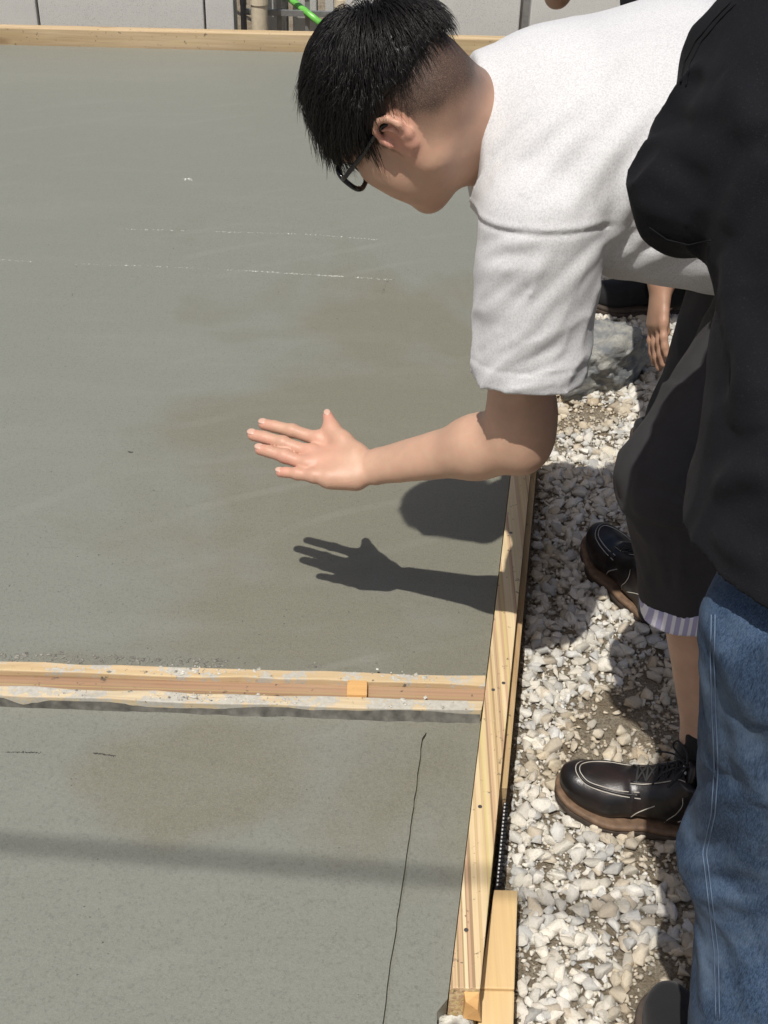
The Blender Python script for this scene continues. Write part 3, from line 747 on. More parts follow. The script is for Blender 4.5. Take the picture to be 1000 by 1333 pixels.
# ------------------------------------------------------------------ people: shared builders
class Frame:
    def __init__(s, o, f, u, sc=1.0):
        s.o = np.asarray(o, float); s.f = nrm(f); s.u = nrm(np.asarray(u) - s.f * (np.asarray(u) @ s.f)); s.l = np.cross(s.u, s.f); s.s = sc
        s.ax = np.stack([s.f, s.l, s.u])
    def __call__(s, x, y, z): return s.o + s.s * (x * s.f + y * s.l + z * s.u)
    def loc(s, p): return (np.asarray(p) - s.o) @ s.ax.T / s.s
def head_prims(h, ears=(1, -1)):
    s = h.s
    E = lambda x, y, z, rx, ry, rz, k=.02, op='u', ax=None: ell(h(x, y, z), h.ax if ax is None else ax, V(rx, ry, rz) * s, k, op)
    C = lambda a, b, ra, rb, k=.015, op='u': cone(h(*a), h(*b), ra * s, rb * s, k, op)
    P = [E(-.012, 0, .045, .096, .076, .088, .02), E(-.045, 0, .02, .062, .068, .066, .02), E(.050, 0, .005, .048, .060, .082, .03),
         C((.0, .052, -.05), (.070, .018, -.098), .021, .020, .03), C((.0, -.052, -.05), (.070, -.018, -.098), .021, .020, .03),
         C((-.004, .057, -.018), (.0, .054, -.055), .017, .019, .03), C((-.004, -.057, -.018), (.0, -.054, -.055), .017, .019, .03),
         E(.078, 0, -.100, .021, .022, .018, .02), E(.040, 0, -.070, .045, .046, .036, .03),
         E(.064, .041, -.014, .033, .026, .030, .025), E(.064, -.041, -.014, .033, .026, .030, .025), E(.058, .034, -.050, .032, .026, .034, .025), E(.058, -.034, -.050, .032, .026, .034, .025),
         C((.094, .022, .034), (.088, .044, .030), .010, .009, .015), C((.094, -.022, .034), (.088, -.044, .030), .010, .009, .015),
         E(.098, .031, .012, .016, .017, .013, .012, 's'), E(.098, -.031, .012, .016, .017, .013, .012, 's'),
         C((.095, 0, .022), (.116, 0, -.020), .008, .011, .012), E(.108, .012, -.024, .010, .009, .008, .008), E(.108, -.012, -.024, .010, .009, .008, .008),
         E(.093, 0, -.050, .012, .024, .006, .006), E(.091, 0, -.061, .012, .021, .0065, .006),
         C((.100, -.024, -.0555), (.100, .024, -.0555), .002, .002, .004, 's')]
    for m in ears:
        hel = [(.010, .079, -.006), (.014, .082, .010), (.008, .085, .026), (-.008, .090, .033), (-.022, .093, .026), (-.027, .093, .010), (-.022, .088, -.008), (-.012, .083, -.022), (.002, .080, -.030)]
        w = lambda q: h(q[0], m * q[1], q[2])
        ax = np.stack([nrm(h.f * .93 - m * h.l * .0 + h.u * .25 - h.f * 0), nrm(m * h.l + .28 * h.f), h.u])
        P += [E(-.006, m * .080, .002, .017, .0055, .027, .006, 'u', ax)]
        P += chain([w(q) for q in hel], [.0038 * s, .004 * s, .0044 * s, .0046 * s, .0046 * s, .0044 * s, .0046 * s, .006 * s, .005 * s], .004)
        anti = [(-.002, .088, .020), (-.013, .091, .012), (-.014, .089, -.004), (-.006, .086, -.016)]
        P += chain([w(q) for q in anti], [.0026 * s] * 4, .004)
        P += [E(.001, m * .090, .000, .0085, .008, .0105, .004, 's', ax), E(.010, m * .083, .0, .005, .005, .007, .005, 'u')]
    return P
def tone_fn(h, extra=None, fade=True):
    def f(v):
        q = h.loc(v); r = np.zeros(len(v)); g = np.zeros(len(v))
        r += .85 * np.exp(-((np.abs(q[:, 1]) - .088) / .012) ** 2 - (q[:, 0] / .04) ** 2 - (q[:, 2] / .04) ** 2)
        if fade:
            n = vnoise(q, 60, 4) * .012
            b = np.clip((q[:, 2] + .064 + n - np.clip(q[:, 0] + .06, -.05, .05) * .5) / .066, 0, 1)
            ear = (np.abs(q[:, 1]) > .0775) & (np.abs(q[:, 0] + .006) < .030) & (q[:, 2] < .036)
            inside = (q[:, 0] < .026 + .02 * np.clip(q[:, 2] / .05, -1, 1.5)) & ~ear & (np.linalg.norm(q, axis=1) < .17)
            g = np.where(inside, b ** 1.2 * .92, 0)
            top = (q[:, 2] > .045 - .0 * q[:, 0]) & (q[:, 0] < .07) & (np.linalg.norm(q, axis=1) < .2)
            g = np.where(top, .95, g)
        if extra: r = np.maximum(r, extra(v))
        return np.stack([np.clip(r, 0, 1), g, 0 * r, 1 + 0 * r], -1)
    return f
def finger(pts, r0, r1, k=.006):
    n = len(pts); return chain(pts, [r0 + (r1 - r0) * i / (n - 1) for i in range(n)], k)
def relaxed_hand(wr, d, palm_n, s=1.0, thumb=1, curl=.35):
    """hanging hand: wrist point, direction to the fingers, palm normal; thumb=+1/-1 side"""
    d = nrm(d); n = nrm(palm_n - d * (np.asarray(palm_n) @ d)); sd = np.cross(d, n) * thumb
    w = lambda a, b, c: np.asarray(wr) + s * (a * d + b * sd + c * n)
    P = [ecap(w(.008, 0, 0), w(.082, .002, .0), sd, (.027 * s, .019 * s), (.040 * s, .014 * s), .02)]
    tips = []
    for b, L, r in ((.030, .074, .0086), (.010, .084, .0090), (-.011, .077, .0086), (-.030, .060, .0076)):
        p = w(.078, b, 0); pts = [w(.06, b * .9, 0), p]; a = 0
        for q, f in ((.45, .5), (.30, .75), (.25, .6)):
            a += curl * f; e = nrm(d * math.cos(a) + n * math.sin(a) + sd * b * .8); p = p + e * L * q * s; pts.append(p)
        P += finger(pts, r * s, r * .8 * s, .007); tips.append(p)
    th = [w(.018, .022, .006), w(.045, .042, .018), w(.072, .050, .028), w(.094, .050, .036)]
    P += finger(th, .013 * s, .0085 * s, .012)
    return P, tips
def limb_prims(sh, el, wr, r=(.054, .043, .041, .027), k=.03):
    m = el + (wr - el) * .22
    return [cone(sh, el, r[0], r[1], k), cone(el, m, r[1], r[2] * 1.03, k), cone(m, wr, r[2] * 1.03, r[3], k)]
def leg_prims(hip, kn, an, toe, r=(.088, .056, .052, .036), k=.03):
    cf = kn + (an - kn) * .3; back = nrm(np.cross(np.cross(an - kn, toe - an), an - kn)) if np.linalg.norm(np.cross(an - kn, toe - an)) > 1e-4 else V(0, 1, 0)
    return [cone(hip, kn, r[0], r[1], k), cone(kn, cf, r[1], r[2], k), cone(cf, an, r[2], r[3], k), cone(kn + (an - kn) * .12 - back * .012, kn + (an - kn) * .5 - back * .016, .045, .038, k),
            cone(an, an - V(0, 0, .04), .034, .03, k)]

# shoes --------------------------------------------------------------------
def smooth01(x): x = np.clip(x, 0, 1); return x * x * (3 - 2 * x)
_fp = [(.040, 0, .035), (.105, .003, .033), (.185, .003, .046), (.238, -.001, .044)]
def foot2d(p):
    q = p.copy(); q[..., 2] = 0; d = np.full(p.shape[:-1], 9.)
    for i in range(3):
        a, b = _fp[i], _fp[i + 1]; d = smin(d, cone((a[0], a[1], 0), (b[0], b[1], 0), a[2], b[2]).f(q), .03)
    return d
def spring(p): return p[..., 2] - .016 * smooth01((p[..., 0] - .19) / .10) ** 2
def sole_field(off, z0, z1):
    def f(p):
        z = spring(p); d2 = foot2d(p) - off; dz = np.abs(z - (z0 + z1) / 2) - (z1 - z0) / 2
        return smax(d2, dz, .004)
    return Field([Pr(f, (.145, 0, .02), .17)])
def upper_field():
    def base(p):
        z = spring(p); q = np.stack([p[..., 0], p[..., 1], z], -1)
        d = 9.
        for pr in (ell((.222, -.001, .040), np.eye(3), (.060, .0435, .036)), ecap((.190, .002, .046), (.095, .002, .070), V(0, 1, 0), (.043, .034), (.036, .046)),
                   cone((.042, 0, .035), (.048, 0, .115), .036, .0385), cone((.10, 0, .06), (.062, 0, .10), .036, .035)):
            d = smin(d, pr.f(q), .03)
        d = smax(d, foot2d(p) - .0005, .006)
        d = d - .0022 * np.exp(-((p[..., 0] - (.205 + .0 * z)) / .004) ** 2) * 0
        d = d - .0012 * (vnoise(p, 60, 3) - .5) - .0022 * np.exp(-((p[..., 0] - .165 + .4 * (np.abs(p[..., 1]) - .03)) / .006) ** 2) * (z > .03)
        return d
    return Field([Pr(base, (.14, 0, .06), .19, .01), cone((.058, 0, .085), (.045, 0, .20), .0275, .034, .006, 's')],
                 [plane((.06, 0, .112), (-.25, 0, 1), .004), plane((0, 0, .0225), (0, 0, -1), .003)])
SHOE = {}
def shoe_parts(style):
    if style in SHOE: return SHOE[style]
    U = upper_field(); P = {}
    P['outsole'] = surface(sole_field(.004, 0, .014), .003); P['welt'] = surface(sole_field(.0045, .0135, .0245), .003)
    P['upper'] = surface(U, .0028)
    zz = np.linspace(.02, .16, 281)
    def top(x, y, e=.0):
        d = U(np.stack([np.full(281, x), np.full(281, y), zz], -1)); i = np.where(d < 0)[0]
        return V(x, y, (zz[i[-1]] if len(i) else .03) + e)
    def side(x, z, m, e=.0):
        yy = np.linspace(0, .06, 181); d = U(np.stack([np.full(181, x), m * yy, np.full(181, z)], -1)); i = np.where(d < 0)[0]
        return V(x, m * ((yy[i[-1]] if len(i) else .03) + e), z)
    lac, st = [], []
    toe = [(.150, .034), (.180, .0335), (.210, .031), (.235, .024), (.250, .012), (.254, 0), (.250, -.012), (.235, -.024), (.210, -.031), (.180, -.0335), (.150, -.034)]
    tp = spline([top(x, y, .0006) for x, y in toe], 40)
    P['toe_seam'] = tube(tp, .0022, 6)
    for off in (.0035, -.0035):
        q = spline([top(.19 + (x - .19) * (1 + off * 14), y * (1 + off * 25), .0007) for x, y in toe], 46); st.append(tube(q, .0009, 4))
    for m in (1, -1):
        st.append(tube(spline([side(x, z, m, .0006) for x, z in ((.158, .034), (.150, .048), (.138, .060), (.125, .072))], 14), .0010, 4))
        st.append(tube(spline([side(x, z, m, .0006) for x, z in ((.105, .034), (.100, .050), (.090, .066), (.084, .085), (.086, .100))], 14), .0006, 4))
        st.append(tube(spline([side(x, z, m, .0006) for x, z in ((.085, .045), (.055, .062), (.030, .070))], 12), .0009, 4))
        fac = [top(x, m * .019, .0012) for x in (.168, .150, .132, .114, .098, .086)]
        P.setdefault('facing', []).append(tube(spline(fac, 16), .0026, 6)); st.append(tube(spline([p + V(0, m * .0032, -.0002) for p in fac], 16), .0009, 4))
    xs = [.160, .145, .130, .116, .102, .090]
    for i, x in enumerate(xs):
        a, b = top(x, .019, .003), top(x, -.019, .003); c = top(x, 0, .0045); lac.append(tube(spline([a, c, b], 8), .0021, 6))
        if i < len(xs) - 1:
            for m in (1, -1):
                a, b = top(x, m * .019, .0038), top(xs[i + 1], -m * .019, .0038); lac.append(tube(spline([a, (a + b) / 2 + V(0, 0, .0035), b], 8), .0019, 6))
    k0 = top(.086, 0, .010)
    for m in (1, -1):
        lac.append(tube(spline([k0, k0 + V(.006, m * .018, .016), k0 + V(.02, m * .042, .012), k0 + V(.026, m * .046, -.004), k0 + V(.014, m * .026, -.003), k0], 22), .0017, 6))
        lac.append(tube(spline([k0, k0 + V(.02, m * .014, .008), k0 + V(.038, m * .024, .0), k0 + V(.05, m * .037, -.016)], 12), .0016, 6))
    P['laces'] = join(lac); P['stitching'] = join(st); P['facing'] = join(P['facing'])
    P['tongue'] = surface(Field([ell((.080, 0, .108), np.eye(3), (.010, .024, .030))]), .003)
    P['tab'] = tube([(.090, -.011, .123), (.090, .011, .123)], .0045, 8)
    SHOE[style] = P
    return P
def shoe(parent, heel, toe, mats, z=0.0, sc=1.0, lab=None, flip=1, roll=0.0, detail=True, pitch=0.0):
    heel = V(heel[0], heel[1], 0); d = V(toe[0], toe[1], 0) - heel; d = nrm(d); l = V(-d[1], d[0], 0); upv = V(0, 0, 1)
    if pitch: d, upv = d * math.cos(pitch) - upv * math.sin(pitch), upv * math.cos(pitch) + d * math.sin(pitch)
    tf = lambda v: heel + V(0, 0, z) + sc * (np.asarray(v) @ np.stack([d, l * flip, upv]))
    P = shoe_parts('lace'); rev = (lambda q: np.asarray(q)[:, ::-1]) if flip < 0 else np.asarray
    v, q = P['upper']; s = fast_mesh('shoe', tf(v), rev(q), mats['upper'], parent)
    s['label'] = lab or 'black leather shoe'
    for n, m in (('welt', 'welt'), ('outsole', 'outsole'), ('tongue', 'upper')):
        v, q = P[n]; fast_mesh(n, tf(v), rev(q), mats[m], s_parent(s))
    if detail:
        for n, m in (('toe_seam', 'upper'), ('facing', 'upper'), ('laces', 'lace'), ('stitching', 'stitch'), ('tab', 'tab')):
            v, f = P[n]; mesh(n, tf(v), [tuple(i)[::flip] for i in f], mats[m], s, True)
    return s
def s_parent(s): return s
LEATHER = dict(upper=M['leather'], welt=M['midsole'], outsole=M['outsole'], lace=M['lace'], stitch=M['stitch'], tab=M['label'])
DARKSHOE = dict(upper=M['grey_shoe'], welt=M['outsole'], outsole=M['outsole'], lace=M['lace'], stitch=M['lace'], tab=M['lace'])

# hair of separate locks -----------------------------------------------------
def hair(parent, h, n, zmin, length, lift, seed, whorl=(-.055, -.01, .12), gravity=.25, width=.0006, cap=True, label=None, shell=.009):
    g = np.random.default_rng(seed); c = V(-.012, 0, .045); rad = V(.096, .076, .088)
    if cap:
        F = Field([ell(h(*c) + h.s * .0 * h.u, h.ax, (rad + shell) * h.s, .02), ell(h(-.045, 0, .022), h.ax, V(.066, .072, .070) * h.s * 1.06, .03)],
                  [(nrm(-h.u * 1 + h.f * 0), h(0, 0, zmin + .014), .016), (nrm(h.f * .8 - h.u * .6), h(.088, 0, .055), .012)],
                  lambda p: .0045 * folds(p, h.f + h.u * .2, 10, 90, 3), .005)
        cap_o = sdf_obj('hair', F, M['hair'], parent, .0035)
    wv = V(*whorl); S = 7; d = nrm_rows(g.normal(size=(n * 4, 3))); d[::4] = nrm_rows(nrm((wv - c) / rad) + g.normal(size=d[::4].shape) * .33); p = c + d * rad
    bz = zmin + .5 * np.clip(p[:, 0], -.1, .03) * 0
    ok = (p[:, 2] > bz) & (p[:, 0] < .094 - .35 * (np.clip(.09 - p[:, 2], 0, 1))) & ~((p[:, 0] > .055) & (p[:, 2] < .055))
    p = p[ok]; p = p[g.permutation(len(p))][:n]; n = len(p); L = length[0] + (length[1] - length[0]) * g.random(n) ** .8
    off = (lift[0] + (lift[1] - lift[0]) * g.random(n)) * np.clip((p[:, 2] - zmin) / .035, .12, 1)
    cl = (vnoise(p, 38, seed)[:, None] - .5)
    jit = g.normal(size=(n, 3)) * .29 + np.concatenate([vnoise(p, 30, seed + i)[:, None] - .5 for i in range(3)], 1) * 1.9
    gv = h.ax @ V(0, 0, -1); pts = [p.copy()]; cur = p.copy()
    for k in range(S):
        nrmv = nrm_rows((cur - c) / rad ** 2); fl = cur - wv; fl = fl - nrmv * (fl * nrmv).sum(1)[:, None]; fl = nrm_rows(fl)
        u = (k + 1) / S
        dr = fl + V(.35, 0, 0) + nrmv * (np.clip(.95 - 1.6 * u, -.25, 1))[None].T * .8 + gv * gravity * u + jit * .55
        cur = cur + nrm_rows(dr) * (L / S)[:, None]
        qn = (cur - c) / (rad + (off * min(1, u * 2.2))[:, None]); m = np.linalg.norm(qn, axis=1)
        cur = np.where((m < 1)[:, None], c + (cur - c) / m[:, None], cur); pts.append(cur.copy())
    A = np.stack(pts, 1)
    low = (A[:, :, 2].min(1) < zmin - .004 + g.normal(size=n) * .006) & (A[:, -1, 0] < .050) & (np.abs(A[:, -1, 1]) > .03)
    low |= (A[:, -1, 2] < zmin - .014) & (A[:, -1, 0] < .0)
    A = A[~low]; n = len(A); Aw = h.o + h.s * (A @ h.ax)                      # n, S+1, 3
    tn = nrm_rows(np.gradient(Aw, axis=1).reshape(-1, 3)).reshape(A.shape); r = nrm_rows(g.normal(size=(n, 3)))[:, None, :]
    a = nrm_rows(np.cross(tn, r).reshape(-1, 3)).reshape(A.shape); b = np.cross(tn, a)
    wd = width * (1 - .8 * np.linspace(0, 1, S + 1) ** 2)[None, :, None] * g.uniform(.7, 1.5, (n, 1, 1))
    R = np.stack([Aw + wd * (math.cos(t) * a + math.sin(t) * b) for t in (0, 2.094, 4.189)], 2)   # n,S+1,3,3
    idx = np.arange(n * (S + 1) * 3).reshape(n, S + 1, 3); q = []
    for k in range(3):
        l = (k + 1) % 3; q.append(np.stack([idx[:, :-1, k], idx[:, :-1, l], idx[:, 1:, l], idx[:, 1:, k]], -1).reshape(-1, 4))
    fast_mesh('strands' if cap else 'hair', R.reshape(-1, 3), np.concatenate(q), M['hair'], cap_o if cap else parent, True)['kind'] = 'stuff'
# ------------------------------------------------------------------ person 1: bending man in the white T-shirt
GS, GM = 1.10, V(0, 0, -.166)                # his upper body was drawn a tenth too small: enlarge it and set it on his legs
def far(p): return GS * np.asarray(p, float) + GM
def unfar(p): return (p - GM) / GS
def far_pr(q): return Pr(lambda p, f=q.f: GS * f(unfar(p)), far(q.c), q.r * GS, q.k * GS, q.op)
def push(o, g=None):
    g = g or far
    for ob in [o] + list(o.children):
        me = ob.data; a = np.zeros(len(me.vertices) * 3, np.float32); me.vertices.foreach_get('co', a)
        off = root_loc(ob.parent); a = g(a.reshape(-1, 3) + off) - off; me.vertices.foreach_set('co', a.astype(np.float32).ravel()); me.update()
    return o
pa = thing('person', 'bending man in glasses and white T-shirt holding his open hand over the wet slab', 'person', (.50, 1.66, 0))
hA = Frame(V(0.0145, 1.5333, 1.1334), V(-0.5697, 0.2289, -0.7891), V(-0.7915, 0.1085, 0.6019), .859)
neckA = V(.112, 1.60, 1.098); shL, shR = V(.168, 1.466, 1.023), V(.205, 1.77, 1.06)
elL, wrL = V(0.174, 1.4762, 0.7145), V(-0.0177, 1.5794, 0.5929)
elR, wrR = V(.42, 1.82, .92), V(.58, 1.78, .80)
hipL, hipR = V(.585, 1.70, .84), V(.60, 1.93, .84)
knL, anL = V(0.4273, 1.5494, 0.6112), V(0.5275, 1.4847, 0.1477)
knR, anR = V(.53, 1.90, .48), V(.535, 1.93, .10)
heelL, toeL = V(0.5728, 1.4123, 0.0227), V(0.2889, 1.4837, 0.0358)
spA = [neckA, V(.21, 1.61, 1.085), V(.36, 1.635, 1.10), V(.48, 1.65, 1.055), V(.57, 1.66, .95)]
sideA = V(0, 1, .1)
bodyP = head_prims(hA) + [cone(hA(-.038, 0, -.015), neckA, .056, .060, .03), cone(hA(.01, 0, -.06), neckA + V(-.01, -.0, -.02), .042, .052, .03)]
bodyP += [ecap(spA[1], spA[2], sideA, (.14, .085), (.15, .095), .06), ecap(spA[2], spA[3], sideA, (.15, .095), (.135, .095), .06), ecap(spA[3], spA[4], sideA, (.135, .09), (.15, .10), .06)]
bodyP += [cone(neckA, spA[1], .052, .072, .03), cone(spA[1], shL, .068, .046, .03), cone(spA[1], shR, .072, .052, .04)]
bodyP += [cone(shL, elL, .047, .041, .03), ell(elL + V(.010, 0, .03), np.eye(3), (.038, .038, .05), .03)]
fa = nrm(wrL - elL); m1 = elL + (wrL - elL) * .25
hside = nrm(V(-0.1058, 1.6456, 0.599) - V(-0.1095, 1.5741, 0.5686))
bodyP += [cone(elL, m1, .0385, .0395, .025), ecap(m1, wrL - fa * .01, hside, (.0400, .038), (.0285, .0215), .03), ell(elL + V(.008, -.006, -.014), np.eye(3), (.022, .022, .022), .025)]
# the open left hand
dw = 1.905
MC = [V(-0.0997, 1.6405, 0.597), V(-0.1097, 1.6157, 0.5883), V(-0.1129, 1.5931, 0.5828), V(-0.1024, 1.5701, 0.5784)]
TIP = [V(-0.1912, 1.6741, 0.6024), V(-0.2059, 1.6511, 0.598), V(-0.1925, 1.6234, 0.5904), V(-0.16, 1.5869, 0.5743)]
wrist_top, wrist_bot = V(-0.0321, 1.6049, 0.6024), V(-0.0303, 1.5578, 0.5801)
palm_n = nrm(np.cross(MC[3] - MC[0], wrL - MC[1])); palm_n = palm_n if palm_n[2] < 0 else -palm_n
for i in range(4):
    base = wrist_top + (wrist_bot - wrist_top) * (.18 + .22 * i) + (MC[i] - wrL) * .12
    bodyP.append(cone(base, MC[i] + (wrL - MC[i]) * .14, .0150, .0112 if i < 3 else .0105, .010))
bodyP += [cone(wrL, (MC[1] + MC[2]) / 2 + (wrL - MC[1]) * .12, .017, .012, .02), cone(wrist_bot - fa * -.02 + (wrist_top - wrist_bot) * .22, MC[3] + (wrist_bot - MC[3]) * .30, .0150, .0125, .02)]
nails = []
for i, (r0, r1) in enumerate(((.0106, .0088), (.0108, .0090), (.0104, .0087), (.0092, .0076))):
    a, b = MC[i], TIP[i]; dirv = b - a; L = np.linalg.norm(dirv); bend = -palm_n * .035 * L
    pts = [a + (wrL - a) * .15 - palm_n * .002, a - palm_n * .0015, a + dirv * .45 + bend, a + dirv * .75 + bend * .7, b - nrm(dirv) * .0065]
    bodyP += finger(pts, r0 * 1.04, r1, .002)
    bodyP += [ell(a + dirv * .45 + bend - palm_n * .0005, np.eye(3), (r0 * 1.04,) * 3, .004), ell(a - palm_n * .004, np.eye(3), (r0 * 1.15,) * 3, .008)]
    nails.append((pts[-1] - palm_n * r1 * .78 + nrm(dirv) * .001, nrm(dirv), r1))
thb = [V(-0.0454, 1.5978, 0.6012), V(-0.0645, 1.622, 0.609), V(-0.0816, 1.6451, 0.6152), V(-0.0884, 1.6649, 0.6255)]
bodyP += finger(thb, .0165, .0078, .012)
nails.append((thb[-1] - palm_n * .0062 + nrm(thb[-1] - thb[-2]) * .001, nrm(thb[-1] - thb[-2]), .0078))
bodyP += limb_prims(shR, elR, wrR); hp, _ = relaxed_hand(wrR, V(.6, -.25, -.75), V(.3, -.9, .1), 1.0, 1); bodyP += hp
bodyP = [far_pr(q) for q in bodyP]
bodyP += leg_prims(hipL, knL, anL, toeL * V(1, 1, 0) + V(.05, 0, .05)) + leg_prims(hipR, knR, anR, V(.43, 2.14, .05))
MCm = np.array(MC); 
def ruddyA(v):
    v = unfar(v)
    d = np.min([np.linalg.norm(v - c, axis=1) for c in TIP + [thb[-1]]], 0); d2 = np.linalg.norm(v - MCm.mean(0), axis=1)
    dn = dline(v, hA(-.06, 0, -.04), neckA)[0]
    return .75 * np.exp(-(d / .022) ** 2) + .42 * np.exp(-(d2 / .05) ** 2) + .16 * np.exp(-(dn / .07) ** 2)
FA = Field(bodyP, (), lambda p: .0009 * (vnoise(p, 45, 6) - .5), .001)
hAf = Frame(far(hA.o), hA.f, hA.u, hA.s * GS)
bodyA = sdf_obj('body', FA, M['skin'], pa, .003, ('tone', tone_fn(hAf, ruddyA)))
for c, d, r in nails:
    s_ = nrm(np.cross(d, palm_n)); v, q = surface(Field([ell(c, np.stack([d, s_, -palm_n]), (r * .85, r * .68, r * .24))]), .0008, 8, .004)
    fast_mesh('fingernail', far(v), q, M['nail'], pa)
# eyes, glasses
for m in (1, -1):
    v, q = surface(Field([ell(hA(.083, m * .031, .012), hA.ax, (.012, .012, .012))]), .002, 8, .005); fast_mesh('eye', far(v), q, M['eye'], pa)
gl_ = None
def ring(c, u, w, a, b, r, n=36):
    pts = []
    for k in range(n):
        t = 2 * math.pi * k / n; cu, cw = math.cos(t), math.sin(t)
        pts.append(c + u * a * math.copysign(abs(cu) ** .75, cu) + w * b * math.copysign(abs(cw) ** .75, cw))
    return tube(pts, r, 8, True)
parts = []
for m in (1, -1):
    parts.append(ring(hA(.114, m * .034, .006), nrm(hA.l * m - .12 * hA.f), hA.u, .025, .0195, .0032))
    parts.append(tube(spline([hA(.110, m * .059, .014), hA(.100, m * .0715, .0155), hA(.05, m * .077, .018), hA(.0, m * .0835, .024), hA(-.02, m * .0825, .012)], 24), .0030, 8))
parts.append(tube(spline([hA(.115, .010, .010), hA(.119, 0, .013), hA(.115, -.010, .010)], 8), .0024, 8))
gl_ = mesh('glasses', *join(parts), M['frame'], pa, True)
for m in (1, -1):
    c = hA(.114, m * .034, .006); u = nrm(hA.l * m - .12 * hA.f); ff = np.cross(u, hA.u) * 1.0
    v, q = surface(Field([ell(c, np.stack([u, hA.u, nrm(np.cross(u, hA.u))]), (.0245, .0190, .0016), .01)]), .0012, 16, .004); fast_mesh('lens', v, q, M['lens'], gl_)
push(gl_)
hair(pa, hAf, 16000, .029, (.035, .080), (.006, .034), 12, gravity=.45, width=.00042)
# white T-shirt
slH = V(0.1757, 1.4432, 0.8307); slA = nrm(slH - shL); slH = slH - slA * .008
teeP = [ecap(spA[0] + V(.0, 0, .0), spA[1], sideA, (.088, .082), (.165, .110), .05), ecap(spA[1], spA[2], sideA, (.165, .108), (.185, .125), .07), ecap(spA[2], spA[3], sideA, (.185, .125), (.175, .125), .06), ecap(spA[3], spA[4], sideA, (.175, .125), (.175, .125), .05),
        cone(spA[1], shL + V(.01, .02, .01), .105, .068, .05), cone(spA[1], shR, .10, .07, .05),
        ecap(shL + V(.010, 0, .012), slH + V(.002, 0, 0) + slA * .02, V(1, 0, 0), (.073, .068), (.066, .059), .012), cone(shR, shR + (elR - shR) * .75, .07, .065, .04),
        ecap(V(.30, 1.60, 1.0), V(.56, 1.62, .985), sideA, (.13, .075), (.17, .095), .05)]
cutS = (slA, slH, .0025); 
def tee_disp(p):
    d = .0052 * folds(p, V(-.65, .1, -.75), 5, 22, 1) * np.clip((1.12 - p[..., 2]) / .12, .1, 1)
    dd, t = dline(p, shL, slH + slA * .03)
    sl = np.exp(-(np.maximum(dd - .075, 0) / .02) ** 2) * smooth01((t - .05) / .12)
    d = d + sl * (.0045 * folds(p, V(.75, -.2, .75), 8, 34, 4) + .0020 * folds(p, V(.9, 0, .25), 9, 60, 5) * smooth01((t - .6) / .2))
    for l, w, amp in CR: d = d + fold_line(p, l, w, amp)
    hem = np.exp(-(((p - slH) @ slA + .022) / .0022) ** 2) * (dd < .11)
    return d - .0012 * hem
